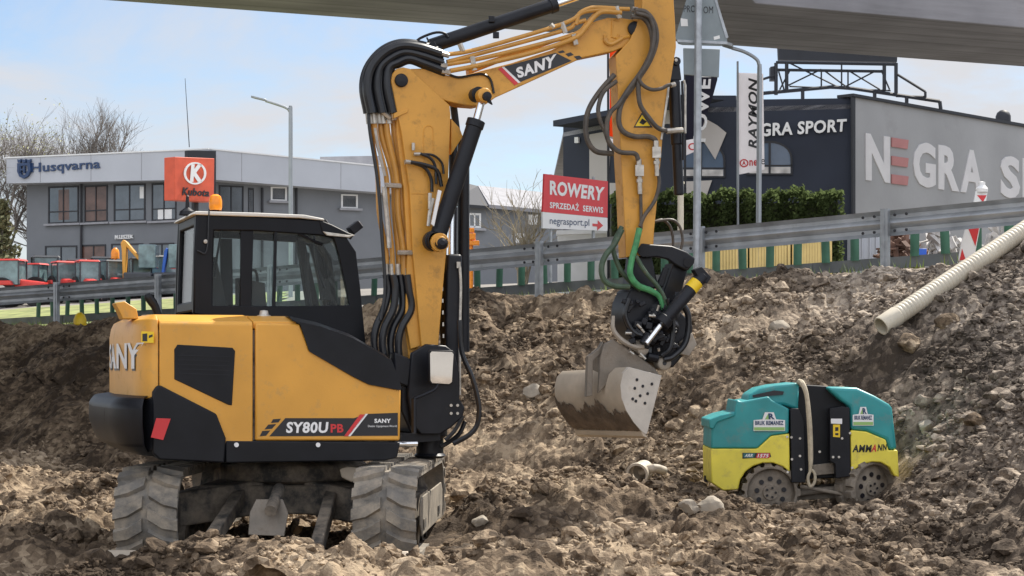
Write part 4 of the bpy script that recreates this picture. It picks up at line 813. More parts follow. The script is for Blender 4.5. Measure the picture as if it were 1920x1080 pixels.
bprism(mb, [(1254, 560), (1300, 610), (1296, 650), (1262, 690), (1222, 676), (1226, 620)], BC - .06, .2)
tr = P(mb, 'tiltrotator', 'blackmetal', .03, seg=3)
mb = MB()
for q in range(34):
    rr_ = random.Random(q); mb.box(UP(1172 + rr_.random() * 100, 555 + rr_.random() * 100, BC - .2 - .04 * rr_.random()), (.03 + .06 * rr_.random(), .05, .03 + .05 * rr_.random()), Matrix.Rotation(rr_.random() * 3, 3, 'Y'))
P(mb, 'valve_block', 'blackmetal', .008, tr)
mb = MB()
for q in range(16):
    rr_ = random.Random(q + 50); p = UP(1180 + rr_.random() * 90, 560 + rr_.random() * 110, BC - .25); mb.cyl(p, p + V((rr_.uniform(-.05, .05), -.01, rr_.uniform(-.05, .05))), .011, 8)
build_each(mb, 'hydraulic_fitting', M['fitting'], tr)
mb = MB(); mb.tube(UPs([(1270, 560), (1290, 590), (1286, 640), (1262, 668), (1244, 674)], BC - .24), .026, 10, 5); mb.tube(UPs([(1252, 560), (1262, 600), (1258, 650), (1240, 668)], BC - .25), .02, 8, 5); mb.tube(UPs([(1180, 560), (1172, 590), (1186, 620), (1206, 630)], BC - .24), .02, 8, 5); build_each(mb, 'tiltrotator_hose', M['hose'], tr)
tcy = MB(); a, b, c_ = UP(1318, 516, BC - .3), UP(1246, 600, BC - .32), UP(1212, 644, BC - .33); L_ = (b - a).length
tcy.lathe([(0, 0), (.05, 0), (.055, .01), (.055, L_ - .02), (.07, L_ - .02), (.07, L_ + .05), (.03, L_ + .05)], a, b - a, 20); tcy.prism(UPs([(1302, 506), (1316, 500), (1334, 520), (1326, 532), (1312, 524)], BC - .34), Lf * .08); tc_ = P(tcy, 'tilt_cylinder', 'blackmetal', .004, tr)
mb = MB(); mb.cyl(b, c_, .024, 14); P(mb, 'tilt_rod', 'chrome', 0, tr)
mb = MB(); a2 = a + (b - a).normalized() * .08; mb.lathe([(.0565, 0), (.0565, .085)], a2, b - a, 20); P(mb, 'yellow_sticker', 'decal_yellow', 0, tr)
mb = MB(); mb.prism(UPs([(1122, 738), (1126, 672), (1133, 645), (1150, 636), (1172, 650), (1204, 672), (1228, 690), (1238, 704), (1180, 694), (1150, 708)], BC - .21), Lf * .04); mb.prism(UPs([(1118, 735), (1126, 655), (1150, 638), (1240, 690), (1180, 712)], BC + .12), Lf * .04); mb.prism(UPs([(1130, 660), (1150, 645), (1236, 700), (1180, 705), (1135, 715)], BC - .17), Lf * .28)
hi = P(mb, 'quick_hitch', 'hitch', .008)
mb = MB(); mb.prism(UPs([(1100, 744), (1103, 668), (1122, 655), (1131, 640), (1131, 660), (1112, 676), (1111, 742)], BC - .16), Lf * .06); P(mb, 'hitch_guard', 'hitch', .004, hi)
mb = MB(); mb.prism(UPs([(1278, 642), (1298, 624), (1307, 646), (1292, 668), (1276, 664)], BC - .12), Lf * .08); P(mb, 'hitch_flap', 'hitchpale', .006, hi)
mb = MB(); mb.tube(UPs([(1150, 592), (1150, 618), (1166, 638), (1190, 650), (1206, 650)], BC - .23), [.014, .02, .022, .022, .03], 8, 5); P(mb, 'hitch_rim', 'hitchpale', 0, hi)
mb = MB(); mb.lathe([(0, -.1), (.06, -.1), (.06, .0), (.04, .012), (0, .012)], UP(1246, 681, BC - .22), -Lf, 20); P(mb, 'hitch_eye', 'hitchpale', .004, hi)
mb = MB(); mb.lathe([(0, -.1), (.05, -.1), (.05, .0), (.03, .012), (0, .012)], UP(1206, 655, BC - .23), -Lf, 20); mb.prism(UPs([(1188, 640), (1208, 636), (1216, 650), (1204, 664), (1186, 656)], BC - .2), Lf * .06); P(mb, 'hitch_lug', 'hitchpale', .004, hi)
mb = MB(); mb.cyl(UP(1206, 645, BC - .27), UP(1218, 628, BC - .27), .04, 14); mb.cyl(UP(1214, 668, BC - .22), UP(1232, 672, BC - .22), .035, 12); P(mb, 'hitch_pin', 'blackmetal', .004, hi)
mb = MB()
for x, y in ((1150, 668), (1184, 666)): mb.prism(UPs([(x - 5, y - 4), (x + 2, y - 3), (x + 6, y + 8), (x - 2, y + 5)], BC - .202), Lf * .002)
mb.lathe([(.018, 0), (.018, .004), (0, .004)], UP(1246, 681, BC - .233), -Lf, 14); build_each(mb, 'hitch_hole', M['decal_black'], hi)
# ---- bucket
nb = V((0.50, -0.866, 0)); PBK = at(1205, 750, 15.75)
def bk(px, py): return onp(px, py, PBK, nb)
prof = [(1179, 688), (1168, 700), (1163, 722), (1165, 746), (1174, 770), (1188, 792), (1202, 808), (1211, 815)]
lip = [(1214, 812), (1228, 756), (1241, 704)]
wv = -nb * 0.98 + V((-.03, 0, -.02))
A = [bk(*p) for p in prof]; side = A + [bk(*p) for p in lip]
cen = sum(side, V()) / len(side)
mb = MB(); sh2 = []
K = 10
for i in range(K + 1): 
    t = i / K; bul = 1 - .0 * t; sh2.append([p + wv * t + (cen - p) * (.06 * t) for p in A])
outs = sh2; ins = [[p + (cen + wv * (i / K) - p).normalized() * .022 for p in r_] for i, r_ in enumerate(sh2)]
for r_ in (outs, ins):
    n_ = len(A); mb.add([p for q in r_ for p in q], [[i * n_ + a, i * n_ + a + 1, (i + 1) * n_ + a + 1, (i + 1) * n_ + a] for i in range(K) for a in range(n_ - 1)], True)
n_ = len(A)
for idx in (0, n_ - 1): mb.add([p for r_ in (outs, ins) for p in [q[idx] for q in r_]], [[i, i + 1, K + 1 + i + 1, K + 1 + i] for i in range(K)])
bu = P(mb, 'bucket_shell', 'bucket')
mb = MB(); mb.prism(side, -nb * .03 ); P(mb, 'bucket_side', 'bucketsunlit', .004, bu)
mb = MB(); mb.prism([p + wv + (cen - p) * .06 for p in side], nb * .03); P(mb, 'bucket_side', 'bucket', .006, bu)
mb = MB()
for x, y in ((1194, 712), (1190, 728), (1205, 724), (1222, 720), (1214, 738), (1200, 742), (1186, 748), (1209, 756), (1192, 752)): mb.lathe([(.013, 0), (.013, .004), (0, .004)], bk(x, y) + nb * .0005, nb, 12)
build_each(mb, 'bolt_hole', M['decal_black'], bu)
mb = MB(); e = [A[-1], A[-2]]; mb.prism([A[-1], bk(1216, 822), bk(1206, 818), A[-2]], wv); P(mb, 'cutting_edge', 'bucket', .004, bu)
mb = MB()   # soil stuck on the lower back
rr_ = random.Random(3); top = []; bot = []
NN = 60
for i in range(NN + 1):
    t = i / NN; f0 = 3.9 + .3 * math.sin(i * .19) + .2 * math.sin(i * .47 + 1) + (rr_.random() - .5) * .55 - .5 * t
    def onA(f):
        k = max(0, min(n_ - 2, int(f))); p = A[k].lerp(A[k + 1], f - k); return p + (cen - p) * .06 * t + wv * t + (p - cen).normalized() * (.007 + .006 * rr_.random())
    top.append([onA(f0 + (5.9 - f0) * j / 6) for j in range(7)])
mb.add([p for r_ in top for p in r_], [[i * 7 + j, i * 7 + j + 1, (i + 1) * 7 + j + 1, (i + 1) * 7 + j] for i in range(NN) for j in range(6)], True); P(mb, 'stuck_soil', 'wetdirt', 0, bu)
# ---- undercarriage
TY = R(2.4); td = V((math.sin(TY), math.cos(TY), 0)); ts = V((math.cos(TY), -math.sin(TY), 0))
def TP(s_, a, z): return O + ts * s_ + td * a + Z1 * z
def loop(s, h, RR=.33, half=1.07):
    Ls = 2 * half; per = 2 * Ls + 2 * math.pi * RR; s = s % per; r_ = RR + h
    if s < Ls: return (-half + s, RR - r_)
    s -= Ls
    if s < math.pi * RR: t = s / RR; return (half + r_ * math.sin(t), RR - r_ * math.cos(t))
    s -= math.pi * RR
    if s < Ls: return (half - s, RR + r_)
    s -= Ls; t = s / RR; return (-half - r_ * math.sin(t), RR + r_ * math.cos(t))
PER = 4 * 1.07 + 2 * math.pi * .33
for sd in (-1, 1):
    c_ = sd * .865; mb = MB(); n_ = 110; rings = []
    for i in range(n_):
        s = PER * i / n_; o1 = loop(s, 0); o0 = loop(s, -.045); rings.append([TP(c_ - .225, o0[0], o0[1]), TP(c_ - .225, o1[0], o1[1]), TP(c_ + .225, o1[0], o1[1]), TP(c_ + .225, o0[0], o0[1])])
    vs = [p for r_ in rings for p in r_]; mb.add(vs, [[i * 4 + j, i * 4 + (j + 1) % 4, ((i + 1) % n_) * 4 + (j + 1) % 4, ((i + 1) % n_) * 4 + j] for i in range(n_) for j in range(4)])
    NLG = 40
    for k in range(NLG):
        for hf in (-1, 1):
            s0 = PER * (k + (.5 if hf > 0 else 0)) / NLG; vs = []
            for h in (-.005, .036):
                for lat, sk_ in ((.022, 0), (.13, .06), (.235, .085)):
                    for e_ in (-1, 1):
                        wd = (.052 if h < 0 else .038) * (1 if lat < .2 else .9); q = loop(s0 + sk_ + e_ * wd, h if lat < .23 else h - (.012 if h > 0 else 0)); vs.append(TP(c_ + hf * lat, q[0], q[1]))
            mb.add(vs, [(0, 1, 3, 2), (2, 3, 5, 4), (6, 8, 9, 7), (8, 10, 11, 9), (0, 2, 8, 6), (2, 4, 10, 8), (1, 7, 9, 3), (3, 9, 11, 5), (0, 6, 7, 1), (4, 5, 11, 10)])
    tk = P(mb, 'rubber_track', 'rubber')
    mb = MB()
    for a, r_ in ((-1.07, .27), (1.07, .27)): mb.lathe([(0, -.1), (.1, -.1), (.12, -.08), (r_, -.05), (r_, .05), (.12, .08), (.1, .1), (0, .1)], TP(c_, a, .33), ts, 28)
    for a in (-.7, -.35, 0, .35, .7): mb.lathe([(0, -.16), (.09, -.16), (.09, -.06), (.06, -.05), (.06, .05), (.09, .06), (.09, .16), (0, .16)], TP(c_, a, .145), ts, 18)
    build_each(mb, 'track_wheel', M['frame'], tk)
    mb = MB(); mb.prism([TP(c_ - .12, -.9, .18), TP(c_ - .12, .9, .18), TP(c_ - .12, .95, .42), TP(c_ - .12, -.95, .42)], ts * .24); P(mb, 'track_frame', 'frame', .01, tk)
    mb = MB(); mb.prism([TP(c_ + sd * .232 - .01, a, z) for a, z in ((-1.02, .26), (-.92, .17), (.92, .17), (1.02, .26), (1.02, .40), (.9, .46), (-.9, .46), (-1.02, .42))], ts * .015); sp__ = P(mb, 'side_plate', 'dustplate', .006)
    mb = MB()
    for a in (-.85, .5): mb.prism([TP(c_ + sd * .243 - .004, a + da, z) for da, z in ((0, .22), (.16, .22), (.16, .29), (0, .29))], ts * .008)
    build_each(mb, 'plate_slot', M['frame'], sp__)
mb = MB(); mb.lathe([(0, .40), (.48, .40), (.48, .52), (.58, .55), (.58, .66), (.5, .70), (0, .74)], O, Z1, 36)
mb.prism([TP(-.66, -.55, .30), TP(.66, -.55, .30), TP(.66, .55, .30), TP(-.66, .55, .30)], Z1 * .22)
for sx in (-1, 1):
    for sy in (-1, 1): mb.prism([TP(sx * .3, sy * .25, .3), TP(sx * .86, sy * .55, .2), TP(sx * .86, sy * .8, .2), TP(sx * .15, sy * .5, .3)], Z1 * .26)
uc = P(mb, 'undercarriage', 'frame', .015)
mb = MB(); mb.prism([onp(px, py, TP(0, -.8, 0), -td) for px, py in ((636, 880), (650, 875), (694, 878), (698, 884), (672, 896), (660, 905), (640, 895))], td * .05); P(mb, 'sunlit_frame_top', 'bucket', .01, uc)  # sunlight on the track frame's top, put in as a pale plate
for sx, px in ((-1, (440, 418)), (1, (608, 596))):
    m_ = MB(); a_ = TP(sx * .35 + .02, -.5, .45); b_ = TP(sx * .40, -1.55, .12); m_.loft([[p + ts * .045 + Z1 * .06, p - ts * .045 + Z1 * .06, p - ts * .045 - Z1 * .06, p + ts * .045 - Z1 * .06] for p in (a_, b_)]); P(m_, 'blade_arm', 'frame', .01, uc)
mb = MB(); tq = TP(0, -1.28, 0); mb.prism([onp(px, py, tq, (td * -1 + Z1 * .35).normalized()) for px, py in ((480, 936), (530, 936), (540, 962), (533, 1006), (465, 1003), (468, 960))], td * .02); gp = P(mb, 'cylinder_guard', 'hitch', .006, uc)
mb = MB(); mb.cyl(TP(.03, -.9, .52), TP(.03, -1.3, .38), .045, 14); P(mb, 'blade_cylinder', 'frame', 0, uc)
mb = MB(); prf = [(-1.70, -.1), (-1.74, .02), (-1.72, .10), (-1.68, .13), (-1.65, .13), (-1.68, .08), (-1.69, .0), (-1.66, -.1)]
mb.prism([TP(-1.07, a, z) for a, z in prf], ts * 2.14); P(mb, 'dozer_blade', 'bucket', .006)
# ------------------------------------------------------------------ trench roller
RO = V((2.93, 18.8, -0.02)); RY = 18.4
ro_ = thing('trench_roller', RO, 'teal and lime articulated trench roller parked at the foot of the dirt bank', 'roller')
def RQ(mb, pts, Y, th): return mb.prism([at(a, b, Y) for a, b in pts], V((0, th, 0)))
def PR(mb, name, m, bevel=0, parent=ro_, seg=2): return mb.build(name, M[m], parent, bevel, None, seg)
mb = MB(); RQ(mb, [(1333, 841.5), (1420, 841.5), (1446, 817.5), (1480, 813), (1481, 885), (1468, 875), (1450, 868), (1430, 868), (1412, 874), (1398, 884), (1388, 900), (1384, 918), (1356, 920), (1334, 905)], RY, .80); f1 = PR(mb, 'front_body', 'lime', .012)
mb = MB(); RQ(mb, [(1333, 841), (1334, 804), (1341, 789), (1377, 775), (1381, 749), (1389, 753), (1441, 743), (1447, 750), (1477, 765), (1480, 767), (1479, 812.5), (1446, 817), (1420, 841)], RY + .012, .77); f2 = PR(mb, 'front_hood', 'teal', .03, seg=3)
mb = MB(); RQ(mb, [(1402, 760), (1404, 741), (1424, 728), (1450, 722), (1496, 717), (1499, 722), (1497, 770), (1470, 760)], RY + .10, .6); PR(mb, 'hood_top', 'teal', .03, f2, 3)
mb = MB(); RQ(mb, [(1330, 787), (1352, 778), (1378, 772), (1378, 780), (1345, 792), (1338, 805), (1330, 803)], RY - .012, .80); PR(mb, 'hood_lip', 'teal', .012, f2)
mb = MB(); RQ(mb, [(1411, 741), (1452, 732), (1470, 734), (1468, 740), (1412, 745)], RY + .085, .03); PR(mb, 'vent_slot', 'decal_black', 0, f2)
mb = MB(); RQ(mb, [(1550, 726), (1607, 727), (1640, 742), (1668, 758), (1673, 765), (1682, 843), (1667, 844), (1661, 824), (1625, 809), (1595, 806), (1594, 763), (1575, 750), (1562, 738)], RY + .012, .77); r2_ = PR(mb, 'rear_hood', 'teal', .03, seg=3)
mb = MB(); RQ(mb, [(1595, 806.5), (1625, 809.5), (1661, 824.5), (1666, 844.5), (1683, 843.5), (1686, 895), (1677, 892), (1668, 876), (1652, 867), (1636, 866), (1618, 870), (1604, 880), (1596, 893)], RY, .80); r1_ = PR(mb, 'rear_body', 'lime', .012)
mb = MB(); RQ(mb, [(1480, 768), (1498, 720), (1513, 722), (1551, 724), (1596, 765), (1600, 895), (1480, 900)], RY + .16, .5); ct = PR(mb, 'centre_frame', 'black', .01)
mb = MB(); RQ(mb, [(1482, 766), (1497, 766), (1508, 790), (1511, 905), (1484, 905)], RY - .004, .1); RQ(mb, [(1556, 766), (1580, 762), (1593, 764), (1595, 893), (1567, 897), (1566, 870), (1556, 864)], RY - .004, .1); build_each(mb, 'side_panel', M['blackmetal'], ct, .006)
mb = MB(); RQ(mb, [(1524, 872), (1562, 868), (1566, 888), (1526, 892)], RY + .1, .1); RQ(mb, [(1380, 925), (1640, 905), (1640, 930), (1380, 945)], RY + .25, .3); mb.cyl(at(1500, 912, RY + .1), at(1600, 930, RY + .1), .02, 10); mb.cyl(at(1500, 925, RY + .2), at(1600, 912, RY + .2), .03, 10); PR(mb, 'chassis', 'mud', .006, ct)
mb = MB()
for x, y in ((1484, 820), (1485, 861), (1500, 822), (1562, 857), (1573, 857), (1579, 822), (1476, 819), (1594, 812), (1537, 847), (1477, 885), (1598, 877), (1500, 855), (1502, 880)): mb.cyl(at(x, y, RY), at(x, y, RY - .015), .012, 10)
build_each(mb, 'bolt', M['fitting'], ct)
mb = MB(); mb.tube([at(a, b, RY + dy) for a, b, dy in ((1503, 732, .3), (1499, 716, .1), (1506, 722, 0), (1513, 745, -.03), (1518, 800, -.04), (1520, 860, -.04), (1519, 885, -.04))], [.026, .028, .026, .022, .026, .024, .014], 8, 6); mb.tube([at(a, b, RY + dy) for a, b, dy in ((1519, 884, -.04), (1515, 896, -.04), (1519, 912, -.04), (1527, 905, -.04), (1528, 890, -.04), (1522, 880, -.04))], .014, 8, 5)
st_ = mb.build('strap', M['strap'], None, 0, at(1519, 910, RY)); tag(st_, 'dusty cream hose strap hanging down the black middle of the roller', 'strap')
def drum(px, py, yaw, name='drum'):
    c = at(px, py, RY + .02); ax = V((-math.sin(yaw), math.cos(yaw), 0)); e1 = V((math.cos(yaw), math.sin(yaw), 0)); r_ = .25
    if yaw: c = c + ax * .02
    mb = MB(); mb.lathe([(r_ - .022, .09), (r_ - .022, 0), (r_, -.004), (r_ + .003, .02), (r_ + .003, .29), (r_, .30), (.0, .30)], c, ax, 44)
    for k in range(15):
        t = 2 * math.pi * k / 15
        for row, o in ((.055, 0), (.22, .5)):
            tt = t + o * 2 * math.pi / 15; d = e1 * math.cos(tt) + V((0, 0, 1)) * math.sin(tt); tg = e1 * -math.sin(tt) + V((0, 0, 1)) * math.cos(tt); b_ = c + ax * row + d * (r_ - .004)
            mb.loft([[b_ + tg * sx * .042 + ax * sy * .055 for sx, sy in ((-1, -1), (1, -1), (1, 1), (-1, 1))], [b_ + d * .034 + tg * sx * .03 + ax * sy * .045 for sx, sy in ((-1, -1), (1, -1), (1, 1), (-1, 1))]])
    o = PR(mb, name, 'mud', .004)
    mb = MB(); mb.lathe([(r_ - .02, .085), (r_ - .06, .06), (.075, .05), (.07, .03), (0, .03)], c, ax, 40); dk = PR(mb, 'drum_disc', 'mud', 0, o)
    mb = MB()
    for k in range(9):
        t = 2 * math.pi * k / 9 + .2; mb.lathe([(.024, 0), (.024, .004), (0, .004)], c + ax * .051 + (e1 * math.cos(t) + V((0, 0, 1)) * math.sin(t)) * .13, ax, 12)
    for k in range(5):
        t = 2 * math.pi * k / 5; mb.lathe([(.012, 0), (.012, .004), (0, .004)], c + ax * .022 + (e1 * math.cos(t) + V((0, 0, 1)) * math.sin(t)) * .045, ax, 8)
    for i, v in enumerate(mb.v): mb.v[i] = v - ax * .006
    build_each(mb, 'drum_hole', M['decal_black'], o)
drum(1446, 924, 0); drum(1643, 916, R(28))
for yy, px in ((19.0, 1446), (19.0, 1640)):
    m_ = MB(); c = at(px, 922, 18.4) + V((0, .5, 0)); m_.lathe([(0, 0), (.235, 0), (.235, .28), (0, .28)], c, V((0, 1, 0)), 30); PR(m_, 'drum', 'mud', .004)
NR = V((0, -1, 0)); P1 = V((0, RY, 0))
def sticker(quad, par, wid):
    (x0, y0), (x1, y1) = quad
    mb = MB(); mb.flat([(x0, y0 + .42 * (y1 - y0)), (x0 + .28 * wid, y0 + .38 * (y1 - y0)), (x0 + .36 * wid, y0), (x0 + .64 * wid, y0), (x0 + .72 * wid, y0 + .38 * (y1 - y0)), (x1, y0 + .42 * (y1 - y0)), (x1, y1), (x0, y1)], P1, NR, .003); lb_ = PR(mb, 'sticker', 'decal_white', 0)
    mb = MB(); mb.flat([(x0 + 1, y1 - 7), (x1 - 1, y1 - 7), (x1 - 1, y1 - 1), (x0 + 1, y1 - 1)], P1, NR, .005); mb.flat([(x0 + .36 * wid, y0 + .38 * (y1 - y0)), (x0 + .46 * wid, y0 + 3), (x0 + .5 * wid, y0 + .38 * (y1 - y0))], P1, NR, .005); PR(mb, 'sticker_green', 'leafgreen', 0, lb_)
    mb = MB(); mb.text('R', [(x0 + .48 * wid, y0 + .38 * (y1 - y0)), (x0 + .68 * wid, y0 + .38 * (y1 - y0)), (x0 + .64 * wid, y0 + 2), (x0 + .46 * wid, y0 + 2)], P1, NR, .006, 0, .05); mb.text('BRUK REMANEZ', [(x0 + 3, y1 - 11), (x1 - 3, y1 - 11), (x1 - 3, y0 + .46 * (y1 - y0)), (x0 + 3, y0 + .46 * (y1 - y0))], P1, NR, .006, 0, .04); PR(mb, 'sticker_text', 'navy', 0, lb_)
M['leafgreen'] = mat('leaf_green', (0.30, 0.50, 0.16), 0.5, var=0.05); M['decal_teal'] = mat('decal_teal', (0.02, 0.16, 0.17), 0.4)
sticker(((1413, 773), (1472, 808)), f2, 59); sticker(((1599, 763), (1638, 798)), r2_, 39)
mb = MB(); mb.text('AMM', [(1598, 848), (1633, 848), (1635, 834), (1600, 834)], P1, NR, .004, 0, .035); mb.text('N', [(1645, 846), (1653, 845), (1655, 833), (1647, 833)], P1, NR, .004, 0, .035); mb.text('N', [(1655, 845), (1662, 844), (1663, 833), (1656, 833)], P1, NR, .004, 0, .04); mb.flat([(1392, 849), (1444, 849), (1446, 857), (1392, 860)], P1, NR, .003); PR(mb, 'black_lettering', 'decal_black', 0, r1_)
mb = MB(); mb.text('A', [(1633, 847), (1643, 847), (1645, 833), (1637, 833)], P1, NR, .004, 0, .035); mb.flat([(1420, 850), (1444, 850), (1442, 859), (1417, 859)], P1, NR, .0045); PR(mb, 'red_lettering', 'decal_red', 0, r1_)
mb = MB(); mb.flat([(1394, 850), (1416, 850), (1413, 858), (1394, 858)], P1, NR, .0045); PR(mb, 'model_plate', 'decal_teal', 0, f1)
mb = MB(); mb.text('ARR', [(1396, 857), (1411, 857), (1413, 851), (1398, 851)], P1, NR, .007, 0, .03); mb.text('1575', [(1420, 858), (1440, 858), (1442, 851), (1422, 851)], P1, NR, .007, 0, .03); mb.flat([(1558, 785), (1579, 785), (1579, 795), (1558, 794)], P1, NR, .007); build_each(mb, 'white_mark', M['decal_white'], f1)
mb = MB(); mb.flat([(1562, 796), (1575, 796), (1575, 820), (1562, 819)], P1, NR, .007); PR(mb, 'yellow_tag', 'decal_yellow', 0, ct)
mb = MB(); mb.flat([(1566, 812), (1572, 812), (1572, 816), (1566, 816)], P1, NR, .0085); mb.flat([(1566, 801), (1572, 801), (1572, 808), (1566, 808)], P1, NR, .0085); mb.flat([(1320, 891), (1327, 892), (1327, 905), (1320, 903)], V((at(1327, 890, 18.9).x, 0, 0)) + V((0, 18.9, 0)), V((0, -1, 0)), .003); build_each(mb, 'tag_mark', M['decal_black'], ct)

# ------------------------------------------------------------------ pipes
a, b = at(1652, 612, 21.0), at(1985, 389, 22.1); ax = (b - a).normalized(); L_ = (b - a).length; mb = MB()
prof = [(.092, 1.3), (.092, 0), (.106, 0), (.109, .01), (.109, .24), (.101, .25)]; x = .25
while x < L_: prof += [(.0975, x), (.1035, x + .014), (.1035, x + .034), (.0975, x + .048)]; x += .048
mb.lathe(prof + [(.0, L_)], a, ax, 36); mb.lathe([(.092, 1.29), (0, 1.295)], a, ax, 36)
pi_ = mb.build('drain_pipe', M['pipe'], None, 0, a); tag(pi_, 'long ribbed cream drain pipe leaning on the bank at the right edge', 'pipe')
a = at(1194, 890, 19.2); ax = V((.30, .93, .10)).normalized(); mb = MB()
mb.lathe([(.085, .10), (.09, 0), (.113, 0), (.116, .03), (.112, .07), (.102, .075), (.102, .3), (.09, .3)], a, ax, 32); mb.lathe([(.086, .18), (0, .18)], a, ax, 32); mb.tube([a + ax * .15, a + V((.18, .05, .06)), a + V((.28, .12, .03))], .045, 12, 3)
tag(mb.build('pipe_fitting', M['pvc'], None, 0, a), 'short grey pipe branch lying on the soil between bucket and roller', 'pipe fitting')

# ------------------------------------------------------------------ guardrails along the bank
def gl(t, d, z): return V((t - .635 * d, 27.13 - .822 * t - .773 * d, z))
gt = V((1, -.822, 0)).normalized(); gn = V((-.635, -.773, 0))
def zr(t): return 3.095 + .040 * t + .0008 * t * t
gr_ = thing('guardrail', gl(.4, 0, 2.3), 'grey steel guardrail with round bolts along the top of the bank', 'guardrail')
wp = [(0, 0), (-.02, -.006), (-.07, -.05), (-.07, -.095), (-.015, -.13), (0, -.155), (-.015, -.18), (-.07, -.215), (-.07, -.26), (-.02, -.304), (0, -.31)]
wp = [(x, z) for x, z in wp] + [(x + .006, z) for x, z in reversed(wp)]
for t0, t1, off in ((-13.5, -7.83, 0), (-7.82, -3.7, .004), (-3.69, .40, 0), (.41, 2.55, .004), (2.42, 4.5, .012), (4.51, 9.4, .004)):
    m_ = MB(); m_.loft([[gl(t, d + off, zr(t) + z) for d, z in wp] for t in (t0, (t0 + t1) / 2, t1)]); bmm = m_.build('beam', M['railsteel'], gr_)
    m_ = MB()
    for t in (t0 + .1, t0 + .22, t1 - .1, t1 - .22):
        for z in (-.06, -.25): m_.lathe([(.018, 0), (.018, .014), (0, .018)], gl(t, .005 + off, zr(t) + z + (.0)), gn, 10)
    for i, v in enumerate(m_.v): m_.v[i] = v - gn * .0
    build_each(m_, 'bolt', M['decal_black'], bmm)
for k in range(-6, 5):
    t = .405 + 2.06 * k; m_ = MB(); z1 = zr(t) + .02; z0 = 1.7
    cs = [(-.05, .01), (-.05, .075), (.05, .075), (.05, .01), (.042, .01), (.042, .067), (-.042, .067), (-.042, .01)]
    def pt(a_, d_, z): return gl(t, d_, z) + gt * a_
    m_.loft([[pt(a_, d_ + .008, z) for a_, d_ in cs] for z in (z0, z1)]); m_.prism([pt(-.012, .09, z0), pt(.012, .09, z0), pt(.012, .084, z0), pt(-.012, .084, z0)], Z1 * (z1 - z0 - .03)); m_.build('rail_post', M['steel'], gr_)
g2 = thing('screen_barrier', gl(.4, -1.6, 2.3), 'low dark rail carrying upright green blades behind the guardrail', 'barrier')
def z2(t): return 2.66 + .040 * t + .0006 * t * t
wp2 = [(0, 0), (-.05, -.03), (-.05, -.05), (0, -.075), (-.05, -.10), (-.05, -.12), (0, -.15), (.006, -.15), (.006, 0)]
m_ = MB(); m_.loft([[gl(t, d - 1.6, z2(t) + z) for d, z in wp2] for t in (-13, -6, 0, 5, 10)]); m_.build('rail', M['darkrail'], g2)
for k in range(58):
    t = -9.9 + .335 * k; m_ = MB(); c = [gl(t, -1.57, z2(t) - .01) + gt * x + gn * y for x, y in ((-.065, 0), (-.03, .022), (.03, .022), (.065, 0), (.03, .008), (-.03, .008))]
    rr_ = random.Random(k); ln = V((rr_.uniform(-.02, .02), 0, .44)); m_.loft([c, [p + ln for p in c]]); m_.build('green_blade', M['postgreen'], g2)
for k in range(-6, 5):
    t = .9 + 2.06 * k; m_ = MB(); m_.loft([[gl(t, -1.6 + d_, z) + gt * a_ for a_, d_ in ((-.05, -.02), (.05, -.02), (.05, .02), (-.05, .02))] for z in (1.8, z2(t))]); m_.build('post', M['darkrail'], g2)

# ------------------------------------------------------------------ road sign seen from behind
sp_ = thing('road_sign', at(1308, 520, 24.6), 'back of a grey triangular road sign on a galvanised pole', 'road sign')
YSG = 24.75
mb = MB(); mb.cyl(at(1306, 560, 24.6), at(1310, -90, 24.6), .048, 18); mb.build('pole', M['steel'], sp_)
mb = MB(); mb.prism([at(a, b, YSG) for a, b in [(1268, 62), (1266, 72), (1272, 82), (1280, 84), (1352, 86), (1363, 80), (1364, 70), (1328, -62), (1318, -76), (1306, -64)]], V((0, .03, 0))); tri = mb.build('triangle_plate', M['signback'], sp_, .008)
mb = MB(); mb.prism([at(a, b, YSG + .02) for a, b in [(1281, 90), (1350, 92), (1348, 145), (1282, 140)]], V((0, .025, 0))); mb.build('lower_plate', M['signback'], sp_, .006)
mb = MB(); mb.prism([at(a, b, YSG - .015) for a, b in [(1270, 74), (1364, 78), (1364, 83), (1270, 79)]], V((0, .02, 0))); mb.prism([at(a, b, YSG - .01) for a, b in [(1331, -30), (1335, -30), (1366, 70), (1361, 72)]], V((0, .02, 0))); mb.build('flange', M['steel'], tri)
mb = MB(); ns = V((0, -1, 0)); PG = V((0, YSG, 0)); mb.text('PRO', [(1282, 23), (1304, 23), (1304, 10), (1282, 10)], PG, ns, .004); mb.text('OM', [(1319, 25), (1337, 25), (1337, 12), (1319, 12)], PG, ns, .004); mb.build('sign_lettering', M['decal_black'], tri)
mb = MB(); mb.flat([(1276, 34), (1289, 36), (1290, 49), (1277, 49)], PG, ns, .004); mb.flat([(1338, 69), (1349, 66), (1350, 72), (1339, 75)], PG, ns, .004); build_each(mb, 'sticker', M['white'], tri)
mb = MB(); mb.cyl(at(1276, 540, 28.2), at(1276, 345, 28.2), .045, 12); mb.lathe([(.06, 0), (.06, .03), (0, .05)], at(1276, 345, 28.2), Z1, 12)
tag(mb.build('post', M['pipe'], None, 0, at(1276, 540, 28.2)), 'pale post standing behind the guardrail left of the sign pole', 'post')

